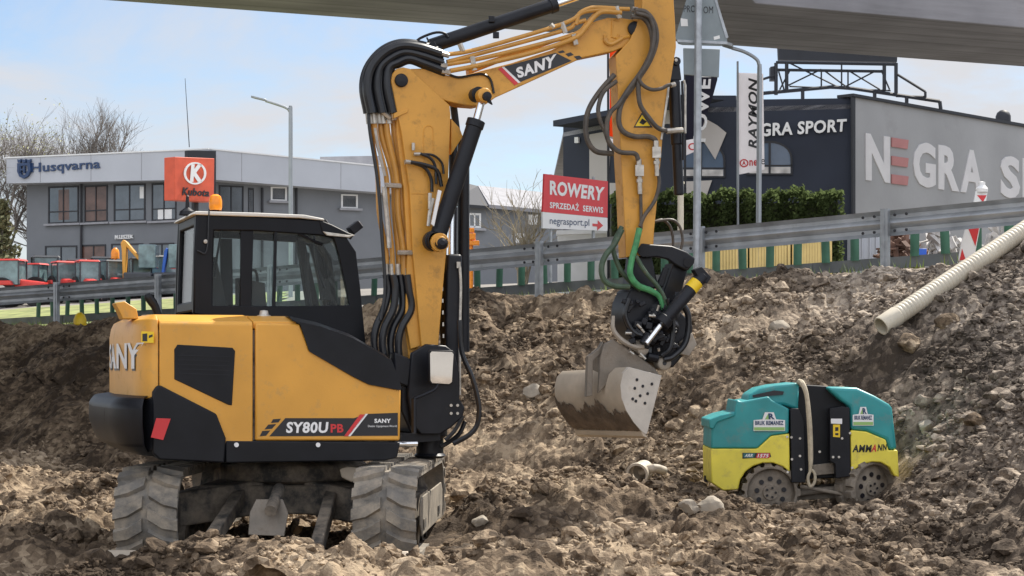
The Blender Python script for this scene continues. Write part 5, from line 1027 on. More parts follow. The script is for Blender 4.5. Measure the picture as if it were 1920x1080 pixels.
# ------------------------------------------------------------------ red and white shop board, flags, marker
A_, B_ = at(1020, 380, 33.0), at(1140, 380, 35.2); tt_ = (B_ - A_); tt_.z = 0; nn = tt_.cross(Z1).normalized(); nn = nn if nn.y < 0 else -nn
bo = thing('shop_board', at(1080, 560, 34), 'tilted red and white bicycle shop board above the guardrail', 'sign board')
mb = MB(); mb.flat([(1021, 326), (1140, 340), (1139, 408), (1018, 397)], A_, nn, 0, .03); mb.build('red_panel', M['rowred'], bo)
mb = MB(); mb.flat([(1018, 397.5), (1139, 408.5), (1139, 433), (1018, 428)], A_, nn, 0, .03); mb.build('white_panel', M['decal_white'], bo)
mb = MB(); mb.text('ROWERY', [(1031, 365), (1130, 377), (1134, 351), (1031, 338)], A_, nn, .006, 0, .04); mb.build('board_title', M['decal_white'], bo); mb = MB(); mb.text('SPRZEDAŻ  SERWIS', [(1031, 390), (1131, 400), (1131, 385), (1031, 375)], A_, nn, .006, 0, .03); mb.build('board_subtitle', M['decal_white'], bo)
mb = MB(); mb.text('negrasport.pl', [(1031, 424), (1105, 428), (1105, 411), (1031, 407)], A_, nn, .006, 0, .0); mb.build('dark_lettering', M['navy'], bo)
mb = MB(); mb.flat([(1111, 419), (1121, 420), (1121, 413), (1131, 423), (1120, 432), (1120, 425), (1111, 424)], A_, nn, .006); mb.build('arrow', M['decal_red'], bo)
mb = MB(); 
for px in (1040, 1120): mb = MB(); p = onp(px, 425, A_, nn) - nn * .08; mb.cyl(V((p.x, p.y, 1.9)), p + Z1 * .9, .03, 8); mb.build('support_post', M['steel'], bo)
def flagpole(name, px, y0, y1, Y, label, cat): 
    t = thing(name, at(px, y0, Y), label, cat); m_ = MB(); m_.cyl(at(px, y0, Y), at(px - 1, y1, Y), .035, 10, .025); m_.build('pole', M['truss'] if name != 'white_flag' else M['lampgrey'], t); return t
def cloth(pts_l, pts_r, Y, amp, ph, m, name, par):   # rows of left/right px points -> waved cloth with thickness
    mb = MB(); rings = []
    n_ = 9
    for i, (l, r_) in enumerate(zip(pts_l, pts_r)):
        row = []
        for j in range(n_):
            t = j / (n_ - 1); p = at(l[0] + (r_[0] - l[0]) * t, l[1] + (r_[1] - l[1]) * t, Y + amp * t * math.sin(ph + 5 * t + .5 * i)); row.append(p)
        rings.append(row + [p + V((0, .012, 0)) for p in reversed(row)])
    mb.loft(rings, True, True); return mb.build(name, m, par)
f = flagpole('white_flag', 1384, 560, 115, 44, 'tall white flag with slanted dark lettering before the navy wall', 'flag')
lf_ = [(1381 + .06 * k, 136 + 24 * k) for k in range(9)]; rt_ = [(1432 - 1 + .3 * k, 138 + 22.5 * k) for k in range(9)]
fc = cloth(lf_, rt_, 44, .015, .4, M['flag'], 'flag_cloth', f)
PF = V((0, 43.97, 0)); mb = MB(); mb.text('RAYMON', [(1421, 279), (1421, 146), (1403, 146), (1403, 279)], PF, ns, .01, 0, .03, .25); mb.text('re', [(1421, 309), (1434, 308), (1434, 298), (1421, 298)], PF, ns, .01); mb.build('flag_lettering', M['decal_black'], fc)
mb = MB(); mb.text('ne', [(1405, 311), (1420, 311), (1420, 300), (1405, 300)], PF, ns, .01, 0, .03); mb.ring([onp(1395 + 8.5 * math.cos(t), 306 + 8 * math.sin(t), PF, ns) for t in [k * .5236 - 1.2 for k in range(12)]], [onp(1395 + 6 * math.cos(t), 306 + 5.5 * math.sin(t), PF, ns) for t in [k * .5236 - 1.2 for k in range(12)]], V((0, -.01, 0))); mb.flat([(1391, 311), (1395, 300), (1399, 311), (1395, 307)], PF, ns, .01); mb.build('flag_logo', M['decal_red'], fc)
f = flagpole('dark_flag', 1285, 560, 100, 46, 'dark grey flag with white lettering partly behind the sign pole', 'flag')
lf_ = [(1286, 118 + 24 * k) for k in range(7)]; rt_ = [(1346, 138), (1345, 150), (1338, 176), (1330, 200), (1322, 224), (1316, 242), (1314, 257)]
fc = cloth(lf_, rt_, 46, .02, .8, M['flagdark'], 'flag_cloth', f)
cloth([(1286, 263), (1286, 275), (1285, 292)], [(1314, 258), (1313, 270), (1310, 281)], 46, .02, .8, M['flag'], 'flag_hem', fc)
PF = V((0, 45.95, 0)); mb = MB(); mb.text('POWER', [(1323, 266), (1336, 120), (1312, 120), (1299, 266)], PF, ns, .01, 0, .03); mb.build('flag_lettering', M['decal_white'], fc)
mb = MB(); mb.ring([onp(1299 + 9 * math.cos(t), 275 + 7 * math.sin(t), PF, ns) for t in [k * .5236 for k in range(12)]], [onp(1299 + 6 * math.cos(t), 275 + 4.5 * math.sin(t), PF, ns) for t in [k * .5236 for k in range(12)]], V((0, -.01, 0))); mb.build('flag_logo', M['decal_red'], fc)
f = flagpole('orange_flag', 1141, 560, 70, 45, 'orange flag with a white hem half hidden behind the digger arm', 'flag')
fc = cloth([(1143, 80 + 25 * k) for k in range(8)], [(1176, 90 + 25 * k) for k in range(8)], 45, .02, 0, M['flagorange'], 'flag_cloth', f)
cloth([(1143, 259), (1143, 275), (1143, 288)], [(1176, 269), (1176, 280), (1174, 292)], 45, .02, 0, M['flag'], 'flag_hem', fc)
cm = thing('chevron_marker', at(1805, 500, 23.2), 'leaning white road marker with red triangles behind the guardrail', 'road marker'); YM = 23.0
PMm = V((0, 23.4, 0)); nM = V((0, -1, 0))
mb = MB(); mb.flat([(1830, 358), (1852, 358), (1846, 400), (1837, 430), (1828, 478), (1826, 500), (1795, 500), (1802, 460), (1811, 425), (1824, 390)], PMm, nM, 0, .04); bd = mb.build('board', M['white'], cm, .004)
mb = MB()
for q in ([(1832, 366), (1850, 366), (1843, 379)], [(1815, 427), (1836, 427), (1829, 462)], [(1797, 498), (1804, 466), (1813, 494)], [(1820, 405), (1827, 392), (1830, 412)]): mb.flat(q, PMm, nM, .005)
build_each(mb, 'red_triangle', M['decal_red'], bd)
mb = MB(); mb.lathe([(.07, -.02), (.075, .02), (.04, .06), (.04, .1), (0, .11)], at(1841, 357, 23.42), Z1, 14); mb.build('lamp', M['white'], cm)

# ------------------------------------------------------------------ street lamps
def lamp(name, pts, Y, r0, head, label):
    t = thing(name, at(pts[0][0], pts[0][1], Y), label, 'street lamp'); m_ = MB(); m_.tube([at(a, b, Y) for a, b in pts], [r0, r0 * .95] + [r0 * .62] * (len(pts) - 2), 10, 4); m_.build('lamp_post', M['lampgrey'], t)
    (x0, y0), (x1, y1) = head; m_ = MB(); d = at(x1, y1, Y) - at(x0, y0, Y); m_.loft([[at(x0, y0, Y) + d * k + V((0, s * w_, 0)) + Z1 * h for s, h in ((-1, 0), (1, 0), (1, .07), (-1, .07))] for k, w_ in ((0, .08), (.15, .16), (.8, .16), (1, .06))]); m_.build('lamp_head', M['lampgrey'], t, .01)
lamp('street_lamp', [(545, 600), (545, 230), (544, 212), (538, 203), (520, 196), (498, 189)], 75, .085, ((500, 190), (471, 183)), 'street lamp rising behind the excavator cab')
lamp('street_lamp', [(1422, 500), (1424, 160), (1423, 122), (1416, 109), (1395, 97), (1372, 90)], 38, .055, ((1374, 91), (1352, 84)), 'street lamp in front of the white flag')
# ------------------------------------------------------------------ bridge overhead
zB = ZC + 7.0
far0 = at(200, 0, 37.5); far1 = at(1920, 125, 45.9); fd = (far1 - far0); fd.z = 0
pl_ = [(far0 - fd * 2.2), (far1 + fd * 1.6)]
near = [(41.0, 54.5), (10.7, 40.6), (4.75, 37.86), (2.85, 30.9), (-0.9, 26.6), (-16.0, 10.8), (-34, -6)]  # unseen left part of this edge is shaped to shade the left bank
plan_ = [V((p.x, p.y, zB)) for p in pl_] + [V((x, y, zB)) for x, y in near]
br = thing('bridge', (8, 42, zB), 'concrete road bridge deck passing overhead across the top of the view', 'bridge')
mb = MB(); mb.prism(plan_, Z1 * .95); mb.build('bridge_deck', M['concrete'], br, .02)
mb = MB()
for i in range(2, len(plan_) - 1):
    a, b = plan_[i], plan_[i + 1]; t = (b - a).normalized(); n_ = V((-t.y, t.x, 0)); n_ = n_ if n_.dot(V((8, 36, 0)) - a) > 0 or True else -n_
    inn = (sum(plan_, V()) / len(plan_) - a); inn.z = 0; n_ = n_ if n_.dot(inn) > 0 else -n_
    mb.prism([a + Z1 * .953, b + Z1 * .953, b + Z1 * .953 + n_ * .3, a + Z1 * .953 + n_ * .3], Z1 * .35)
mb.build('parapet', M['concrete'], br, .02)
# ------------------------------------------------------------------ walls with openings drawn on a vertical plane
def vplane(xa, Da, xb, Db):
    a, b = at(xa, HY, Da), at(xb, HY, Db); n = (b - a).cross(Z1).normalized(); return a, (n if n.y < 0 else -n)
def rect(x0, y0, x1, y1, dy=0.0): return [(x0, y0), (x1, y0 + dy), (x1, y1 + dy), (x0, y1)]
def window(par, quad, P0, n, bars=(), frame='darkframe', pane='winglass', fw=3.0, rows=()):
    mb = MB(); o = [onp(a, b, P0 + n * .05, n) for a, b in quad]; c = sum(o, V()) / 4; dpt = (c - V((0, 0, ZC))).length / F * fw
    i_ = [p + (c - p).normalized() * dpt * 1.3 for p in o]; mb.ring(o, i_, -n * .12)
    def lerp(u, v): return o[0].lerp(o[1], u).lerp(o[3].lerp(o[2], u), v)
    for u in bars: mb.prism([lerp(u, .02) + (o[0] - o[1]).normalized() * dpt * .35, lerp(u, .02) - (o[0] - o[1]).normalized() * dpt * .35, lerp(u, .98) - (o[0] - o[1]).normalized() * dpt * .35, lerp(u, .98) + (o[0] - o[1]).normalized() * dpt * .35], -n * .08)
    for v in rows: mb.prism([lerp(.02, v) + Z1 * dpt * .35, lerp(.98, v) + Z1 * dpt * .35, lerp(.98, v) - Z1 * dpt * .35, lerp(.02, v) - Z1 * dpt * .35], -n * .075)
    f_ = mb.build('window', M[frame], par)
    m2 = MB(); ex_ = (o[2] - o[3]).normalized() * dpt * 2; m2.prism([o[3] - ex_, o[2] + ex_, o[2] + ex_ - Z1 * dpt * 1.2, o[3] - ex_ - Z1 * dpt * 1.2], n * .18); m2.build('sill', M['sillgrey'], f_)
    mb = MB(); mb.prism([p + (c - p).normalized() * dpt - n * .04 for p in o], -n * .02); mb.build('pane', M[pane], f_); return f_
M['sillgrey'] = mat('sill_grey', (0.30, 0.30, 0.32), 0.7, var=0.1)
# ---- left dealership
hb = thing('dealership', at(390, 586, 111), 'two storey grey machinery dealership with pale fascia behind the guardrail', 'building')
A1, n1 = vplane(390, 110, 12, 115.6); A2, n2 = vplane(390, 110, 715, 118.9)
W1, W2 = A1 - n1 * 1.1, A2 - n2 * 1.1
mb = MB(); mb.flat([(12, 297), (391, 280), (391, 336), (12, 344)], A1, n1, 0, 9); mb.flat([(391.2, 280), (765, 317.5), (765, 365), (391.2, 336)], A2, n2, 0, 9); fa = mb.build('fascia', M['fascia'], hb)
mb = MB(); mb.flat([(10, 294.5), (391, 277.5), (391, 280), (10, 297)], A1, n1, .06, 9); mb.flat([(391.2, 277.5), (765, 315), (765, 317.5), (391.2, 280)], A2, n2, .06, 9); mb.build('roof_edge', M['white'], fa)
mb = MB()
for k in range(2, 13, 3): x = 12 + 31.6 * k; mb.flat([(x, 296 - 16 * k / 12), (x + .7, 296 - 16 * k / 12), (x + .7, 343 - 7.5 * k / 12), (x, 343 - 7.5 * k / 12)], A1, n1, .012, .01)
for k in range(2, 12, 3): x = 391 + 31 * k; mb.flat([(x, 281 + 3.1 * k), (x + .7, 281 + 3.1 * k), (x + .7, 335 + 2.4 * k), (x, 335 + 2.4 * k)], A2, n2, .012, .01)
build_each(mb, 'cladding_joint', M['sillgrey'], fa)
for x in (152, 492, 556): mb = MB(); P_, n_ = (W1, n1) if x < 390 else (W2, n2); mb.cyl(onp(x, 345 if x < 390 else 352, P_ + n_ * .12, n_), onp(x, 590, P_ + n_ * .12, n_), .07, 8); mb.build('downpipe', M['darkframe'], hb)
mb = MB(); mb.flat([(50, 340), (393, 331), (393, 600), (50, 600)], W1, n1, 0, 8); mb.flat([(393, 331), (765, 360), (765, 600), (393, 600)], W2, n2, .01, 8); mb.build('wall', M['wallgrey'], hb)
mb = MB(); mb.prism([at(600, 294, 124), at(712, 292, 124), at(712, 312, 124), at(600, 312, 124)], V((0, 6, 0))); mb.build('rear_roof', M['rooftile'], hb)
for i, q in enumerate(((90, 350, 147, 420), (158, 348, 201, 418), (213, 346, 272, 416), (284, 344, 330, 415))):
    window(hb, rect(*q, -2), W1, n1, (.5,), pane='curtain' if i == 1 else 'winglass', rows=(.68,))
for i, q in enumerate(((84, 461, 144, 540), (152, 459, 198, 540), (208, 457, 268, 540), (280, 456, 326, 540))): window(hb, rect(*q, -1), W1, n1, (.5,), pane='curtain' if i == 1 else 'winglass')
mb = MB()
for x0, x1 in ((110, 130), (180, 196)): mb.flat([(x0, 356), (x1, 355), (x1, 412), (x0, 413)], W1, n1, .0, .01)
for i, v in enumerate(mb.v): mb.v[i] = v + n1 * .012
build_each(mb, 'blind', M['curtain'], hb)
mb = MB(); mb.flat([(262, 350), (270, 350), (270, 372), (262, 372)], W1, n1, .015, .01); mb.flat([(296, 392), (322, 391), (322, 412), (296, 413)], W1, n1, .015, .01); build_each(mb, 'poster', M['white'], hb)
mb = MB(); mb.flat([(352, 282), (405, 283), (405, 300), (352, 299)], A2, n2, .3, .3); mb.flat([(398, 300), (405, 300), (405, 430), (398, 430)], A2, n2, .3, .3); mb.build('entrance_frame', M['darkframe'], hb)
window(hb, rect(411, 347, 457, 402, 2), W2, n2, (.5,)); window(hb, rect(466, 352, 476, 402, 1), W2, n2)
window(hb, rect(508, 350, 538, 376, 1), W2, n2, frame='white', fw=3.5); window(hb, rect(640, 364, 671, 390, 1), W2, n2, frame='white', fw=3.5)
mb = MB(); mb.flat([(476, 352), (700, 378), (700, 382), (476, 356)], W2, n2, .1, .1)
mb = MB(); mb.text('Husqvarna', [(59, 329), (188, 321), (188, 298), (59, 306)], A1, n1, .03, .05, .015)
o_ = [(32, 306), (56, 305), (57, 320), (52, 330), (44, 335), (36, 331), (32, 322)]; i_ = [(37, 311), (51, 310), (52, 319), (48, 326), (44, 329), (40, 327), (37, 320)]
mb.ring([onp(a, b, A1 + n1 * .2, n1) for a, b in o_], [onp(a, b, A1 + n1 * .2, n1) for a, b in i_], -n1 * .15); mb.text('H', [(39, 325), (49, 325), (49, 312), (39, 312)], A1, n1, .05, .15, .04)
for x in (33, 42, 51): mb.flat([(x, 305), (x + 5, 304.5), (x + 6, 298), (x + 2.5, 300), (x - 1, 298.5)], A1, n1, .2, .15)
mb.build('fascia_lettering', M['navy'], fa)
mb = MB(); mb.text('M.LESZEK', [(217, 449), (251, 447), (251, 440), (217, 441)], W1, n1, .05, .1, .03); mb.build('wall_lettering', M['white'], hb)
mb = MB(); mb.cyl(at(355, 276, 112), at(347, 147, 112), .03, 6, .015); mb.build('aerial', M['darkframe'], hb)
# ---- orange sign
ks = thing('pylon_sign', at(365, 590, 92), 'orange red square pylon sign with white round emblem above the cab', 'sign')
A3, n3 = vplane(326, 90, 402, 92.2)
mb = MB(); mb.flat([(328, 294), (402, 297), (401, 379), (328, 375)], A3, n3, 0, .7); kp = mb.build('sign_box', M['signred'], ks, .02)
mb = MB(); mb.cyl(at(366, 620, 92.5), at(366, 370, 92.5), .18, 10); mb.build('pylon', M['darkframe'], ks)
mb = MB(); cx_, cy_ = 366, 325; ang = [k * math.pi / 14 for k in range(28)]
mb.ring([onp(cx_ + 21 * math.cos(t), cy_ + 21 * math.sin(t), A3 + n3 * .05, n3) for t in ang], [onp(cx_ + 17 * math.cos(t), cy_ + 18 * math.sin(t), A3 + n3 * .05, n3) for t in ang], -n3 * .03)
mb.text('K', [(356, 341), (379, 341), (379, 308), (356, 308)], A3, n3, .03, .02, .05, .1); mb.build('emblem', M['decal_white'], kp)
mb = MB(); mb.text('Kubota', [(341, 366), (392, 369), (392, 355), (341, 351)], A3, n3, .03, .02, .03, .2); mb.build('sign_lettering', M['decal_black'], kp)
# ---- low annex right of the boom
an = thing('annex_house', at(1000, 590, 101), 'low grey house with pale pitched roof right of the lower boom', 'house')
A4, n4 = vplane(860, 98, 1145, 101)
mb = MB(); mb.flat([(868, 386), (1145, 404), (1145, 600), (868, 600)], A4, n4, 0, 7); mb.build('wall', M['wallgrey'], an)
def ext(p, q): return onp(p, q, A4 + n4 * .5, n4)
e0, e1, r0, r1 = ext(917, 390), ext(1150, 412), at(896, 354, 103.5), at(1150, 380, 106.5)
mb = MB(); mb.prism([e0, e1, r1, r0], Z1 * .18); ro2 = mb.build('roof', M['rooftile'], an)
mb = MB(); mb.prism([e0 - Z1 * .05, ext(840, 384) - Z1 * .05, at(840, 340, 103.5), r0 + Z1 * .0], Z1 * .15); mb.build('hip', M['darkframe'], ro2)
window(an, rect(878, 399, 902, 427, 1), A4, n4, (.5,), frame='white', fw=4)
mb = MB(); mb.box(at(1000, 412, 99.5), (.5, .3, .5)); mb.box(at(975, 447, 99.2), (.5, .2, .5)); build_each(mb, 'wall_box', M['white'], an)
mb = MB(); mb.box(at(883, 432, 58), (.2, .2, .14)); mb.box(at(883, 444, 58), (.28, .25, .2)); mb.box(at(883, 456, 58), (.5, .3, .14)); mb.cyl(at(883, 600, 58), at(883, 440, 58), .07, 8); tag(mb.build('warning_light', M['orange'], None, .02, at(883, 600, 58)), 'small orange warning light just right of the lower boom', 'light')
# ---- right shop
nb_ = thing('sports_shop', at(1602, 560, 50), 'navy and grey bicycle shop with huge wall lettering and a rooftop truss', 'building')
A5, n5 = vplane(1602, 50, 1290, 50.8); A6, n6 = vplane(1290, 50.8, 1040, 56.6); A7, n7 = vplane(1602, 50, 1920, 56.3)
mb = MB(); mb.flat([(1290, 179), (1380, 179), (1380, 187), (1590, 184), (1602, 180), (1602, 580), (1290, 580)], A5, n5, 0, .4); mb.flat([(1056, 232), (1142, 212), (1289.5, 180), (1289.5, 580), (1056, 580)], A6, n6, 0, .4); mb.build('front_wall', M['navywall'], nb_)
mb = MB(); mb.flat([(1037, 226), (1142, 206), (1289, 175), (1289, 182), (1142, 216), (1037, 237)], A6, n6, .9, 1.2); mb.build('roof_overhang', M['navywall'], nb_)
mb = MB(); mb.flat([(1602.5, 180), (2140, 275), (2140, 580), (1602.5, 580)], A7, n7, .02, .4); gw = mb.build('side_wall', M['greywall'], nb_)
mb = MB(); mb.flat([(1600, 175), (2140, 271), (2140, 276), (1600, 180.5)], A7, n7, .1, .5); mb.flat([(1590, 176), (1604, 176), (1604, 184), (1590, 184)], A5, n5, .08, .3); mb.flat([(1598, 180), (1604, 180), (1604, 560), (1600, 560)], A7, n7, .06, .05); mb.build('coping', M['truss'], gw)
A5b = onp(1602, 200, A5, n5); A7b = onp(2140, 285, A7, n7); A6b = onp(1056, 240, A6, n6); A5c = onp(1290, 190, A5, n5)
mb = MB(); mb.prism([V((p.x, p.y, 8.0)) for p in (A5b, A7b, A7b + V((-16, 6, 0)), A6b + V((0, 14, 0)), A6b, A5c)], Z1 * .12); mb.build('flat_roof', M['rooftile'], nb_)
yt = lambda x: 250 + .160 * (x - 1625); yb = lambda x: 338 + .125 * (x - 1625)
mb = MB()
for ch, x0, x1, sh in (('N', 1622, 1667, 0), ('G', 1711, 1753, 0), ('R', 1758, 1797, 0), ('A', 1800, 1842, 0), ('S', 1875, 1911, 0), ('P', 1916, 1950, 0), ('O', 1955, 1992, 0), ('R', 1997, 2030, 0), ('T', 2034, 2066, 0)):
    mb.text(ch, [(x0, yb(x0)), (x1, yb(x1)), (x1, yt(x1)), (x0, yt(x0))], A7, n7, .02, .03, .04)
build_each(mb, 'wall_letter', M['letterwhite'], gw)
mb = MB()
for a, b in ((.0, .2), (.4, .6), (.8, 1.0)):
    f_ = lambda x, k: yt(x) + (yb(x) - yt(x)) * k
    mb.flat([(1673, f_(1673, a)), (1704, f_(1704, a)), (1702, f_(1702, b)), (1673, f_(1673, b))], A7, n7, .06, .05)
build_each(mb, 'red_bar', M['letterred'], gw)
mb = MB(); mb.text('NEGRA SPORT', [(1387, 259), (1586, 247), (1588, 223), (1387, 234)], A5, n5, .03, .05, .03); mb.build('front_lettering', M['white'], nb_)
def archwin(cx, hw, ysp, yb_, P0, n, name):
    o = [(cx - hw, yb_)] + [(cx - hw * math.cos(t), ysp - hw * .78 * math.sin(t)) for t in [math.pi * k / 12 for k in range(13)]] + [(cx + hw, yb_)]
    pts = [onp(a, b, P0 + n * .04, n) for a, b in o]; c = sum(pts, V()) / len(pts); i_ = [p + (c - p).normalized() * .06 for p in pts]; m_ = MB(); m_.ring(pts, i_, -n * .06)
    m_.prism([onp(cx - hw, yb_ - 16, P0 + n * .04, n), onp(cx + hw, yb_ - 16, P0 + n * .04, n), onp(cx + hw, yb_ - 19, P0 + n * .04, n), onp(cx - hw, yb_ - 19, P0 + n * .04, n)], -n * .05); m_.prism([onp(cx - 2, yb_, P0 + n * .05, n), onp(cx + 2, yb_, P0 + n * .05, n), onp(cx + 2, ysp - hw * .7, P0 + n * .05, n), onp(cx - 2, ysp - hw * .7, P0 + n * .05, n)], -n * .05)
    f_ = m_.build('window', M['darkframe'], nb_); m_ = MB(); m_.prism([p - n * .015 for p in i_], -n * .02); m_.build('pane', M['shopglass'], f_)
    m_ = MB(); m_.flat([(cx - hw + 5, yb_ - 15), (cx + hw - 4, yb_ - 15), (cx + hw - 4, yb_ - 3), (cx - hw + 5, yb_ - 3)], P0, n, .035, .01); m_.build('blind', M['palescrap'], f_)
M['shopglass'] = mat('shop_glass', (0.10, 0.14, 0.20), 0.08, var=0.25, scale=1.0, spec=0.9)
archwin(1443, 43, 297, 328, A5, n5, 'w'); archwin(1314, 46, 300, 333, A5, n5, 'w')
mb = MB(); mb.flat([(1105, 252), (1140, 246), (1172, 232), (1172, 262), (1144, 276), (1141, 330), (1141, 343), (1176, 343), (1176, 366), (1105, 366)], A6, n6, .03, .02); mb.flat([(1172, 232), (1215, 212), (1250, 206), (1289, 210), (1289, 236), (1250, 232), (1215, 240), (1172, 262)], A6, n6, .03, .02); mb.flat([(1290, 210), (1322, 222), (1345, 235), (1362, 249), (1341, 299), (1324, 272), (1308, 250), (1290, 238)], A5, n5, .055, .02); mb.flat([(1270, 341), (1335, 338), (1325, 366), (1262, 368)], A5, n5, .055, .02); build_each(mb, 'ring_emblem', M['cream'], nb_)
mb = MB(); mb.flat([(1077, 257), (1084, 257), (1084, 268), (1077, 268)], A6, n6, .08, .05); mb.build('wall_lamp', M['white'], nb_)
DT = 52.5; T_ = lambda a, b, d=0: at(a, b, DT + d); mb = MB()
def bars(lst, r, d=0):
    for (a, b, c, e) in lst: mb.cyl(T_(a, b, d), T_(c, e, d), r, 6)
bars([(1455, 118, 1455, 178), (1475, 117, 1475, 172), (1658, 122, 1658, 170), (1680, 118, 1680, 180)], .05); bars([(1455, 117, 1680, 121), (1455, 131, 1660, 134)], .04); bars([(1476, 116, 1575, 165), (1540, 130, 1478, 160), (1540, 131, 1540, 165), (1545, 132, 1590, 165), (1578, 117, 1578, 165), (1590, 132, 1590, 165), (1592, 133, 1650, 168), (1640, 134, 1580, 165), (1652, 131, 1668, 168), (1460, 134, 1470, 168), (1480, 134, 1462, 168), (1480, 162, 1670, 170)], .022)
bars([(1458, 140, 1400, 158), (1680, 138, 1735, 172), (1680, 180, 1735, 182), (1735, 172, 1735, 186)], .035); bars([(1420, 176, 1560, 163), (1560, 163, 1600, 166), (1600, 166, 1762, 190), (1505, 170, 1505, 190), (1640, 172, 1640, 195), (1700, 180, 1700, 200), (1762, 190, 1764, 205)], .05)
tr_ = mb.build('rooftop_truss', M['truss'], nb_)
mb = MB(); mb.prism([T_(a, b) for a, b in [(1458, 70), (1684, 78), (1682, 116), (1460, 112)]], V((0, .2, 0))); mb.prism([T_(a, b) for a, b in [(1445, 125), (1456, 123), (1456, 150), (1445, 150)]], V((0, .3, 0))); mb.build('billboard', M['truss'], tr_)
mb = MB(); mb.lathe([(.22, -.2), (.22, .0), (.18, .1), (.09, .17), (0, .19)], onp(1881, 218, A7 - n7 * .6, n7), Z1, 16); mb.build('roof_vent', M['truss'], nb_)
# ---- hedge
def leaves(mb, pts, size, rr):
    for p in pts:
        a = V((rr.gauss(0, 1), rr.gauss(0, 1), rr.gauss(0, 1))).normalized(); b = a.orthogonal().normalized(); s = size * rr.uniform(.6, 1.4); c = a.cross(b)
        mb.add([p - b * s, p + c * s * .55, p + b * s, p - c * s * .55], [(0, 1, 2, 3)])
rr = random.Random(5)
h0, h1 = at(1148, 425, 44.5), at(1582, 425, 43.6); hz = (at(1350, 364, 44).z)
hd = thing('hedge', ((h0 + h1) / 2).xy.to_3d() + V((0, 0, 3)), 'clipped dark green hedge in front of the navy shop wall', 'hedge')
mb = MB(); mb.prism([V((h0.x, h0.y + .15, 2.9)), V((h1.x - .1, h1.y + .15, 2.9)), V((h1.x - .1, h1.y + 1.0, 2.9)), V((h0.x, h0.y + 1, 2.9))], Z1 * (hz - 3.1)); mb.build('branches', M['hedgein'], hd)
pts = []
for _ in range(17000):
    t = rr.random(); p = h0.lerp(h1, t); top = hz + .10 * math.sin(t * 17) * math.sin(t * 41) + rr.gauss(0, .025)
    if rr.random() < .3: q = V((p.x, p.y + rr.random() * 1.1, top + rr.gauss(0, .04)))
    else:
        zz = 2.9 + (top - 2.9) * rr.random(); col = .10 * math.sin(t * 60 + .8 * math.sin(zz * 3)); q = V((p.x, p.y + .1 - abs(rr.gauss(0, .09)) + col, zz))
    pts.append(q)
mb = MB(); leaves(mb, pts, .055, rr); mb.build('foliage', M['hedge'], hd)
# ---- trees
def tree(name, base, H, spread, seed, label, lvl=5, nb=4, mtr='bark', mtw='twig', leaf=None, leafn=0, forks=3, r0=.22, up=.35, low=.35):
    rr = random.Random(seed); t = thing(name, base, label, 'tree' if H > 4 else 'shrub'); trunk = MB(); twig = MB(); tips = []
    def grow(p, d, L, r, l):
        pts = [p]; q = p; dd = d
        for k in range(3): dd = (dd + V((rr.gauss(0, .16), rr.gauss(0, .16), rr.gauss(0.04, .1)))).normalized(); q = q + dd * L / 3; pts.append(q)
        (trunk if l < 2 else twig).tube(pts, [r, r * .85, r * .7, r * .58], 7 if l < 2 else 4 if l < 4 else 3, 0, l < 2)
        if l >= lvl: tips.append(q); return
        n_ = nb + (1 if l > 1 else 0)
        for k in range(n_):
            f = rr.uniform(low, 1) if k else 1; s = pts[0].lerp(pts[-1], f) if f < 1 else q; i = min(2, int(f * 3)); s = pts[i].lerp(pts[i + 1], f * 3 - i) if f < 1 else q
            a = rr.random() * 6.283; o = dd.orthogonal().normalized(); o2 = dd.cross(o); ang = rr.uniform(.35, .85) * spread
            nd = (dd * math.cos(ang) + (o * math.cos(a) + o2 * math.sin(a)) * math.sin(ang) + Z1 * up * .35).normalized()
            grow(s, nd, L * rr.uniform(.58, .78), r * rr.uniform(.45, .6), l + 1)
    for k in range(forks):
        a = rr.random() * 6.283; grow(base + V((rr.gauss(0, .15), rr.gauss(0, .15), 0)) * (1 if forks > 1 else 0), V((math.cos(a) * .22 * (forks > 1), math.sin(a) * .22 * (forks > 1), 1)).normalized(), H * .36, r0, 0)
    trunk.build('trunk', M[mtr], t); twig.build('crown', M[mtw], t)
    if leaf:
        m_ = MB(); leaves(m_, [p + V((rr.gauss(0, .3), rr.gauss(0, .3), rr.gauss(0, .3))) for p in rr.sample(tips, min(len(tips), leafn // 3)) for _ in range(3)], .07, rr); m_.build('leaf_buds', M[leaf], t)
    return t
def gz(px, Y): p = at(px, 500, Y); return V((p.x, Y, float(base_h(np.array([p.x]), np.array([Y]))[0])))
tree('bare_tree', gz(150, 128), 13.6, .95, 4, 'wide leafless tree rising behind the dealership roof', lvl=5, nb=4, forks=6, r0=.2, up=.6, low=.25)
tree('bare_tree', gz(225, 132), 12.2, .9, 9, 'smaller leafless tree at the right of the dealership treetops', lvl=5, nb=3, forks=3, r0=.18, up=.5)
tree('budding_tree', gz(8, 122), 14.5, .9, 17, 'pale green budding tree at the left edge of the view', lvl=5, nb=4, forks=2, r0=.2, leaf='bud', leafn=2600)
tree('bare_tree', gz(50, 119), 11.0, .75, 23, 'slim leafless tree just left of the dealership wall', lvl=5, nb=3, forks=3, r0=.15)
tree('pale_shrub', gz(978, 62), 4.3, .8, 31, 'pale leafless shrub before the grey annex wall', lvl=3, nb=4, mtr='paletwig', mtw='paletwig', forks=5, r0=.05, low=.2)
cb = gz(4, 92); ct_ = thing('conifer', cb, 'olive green conifer at the left edge in front of bare trees', 'tree'); rr = random.Random(8)
mb = MB(); mb.cyl(cb, cb + Z1 * 5.0, .16, 8, .03); mb.build('trunk', M['bark'], ct_)
pts = []; mb = MB()
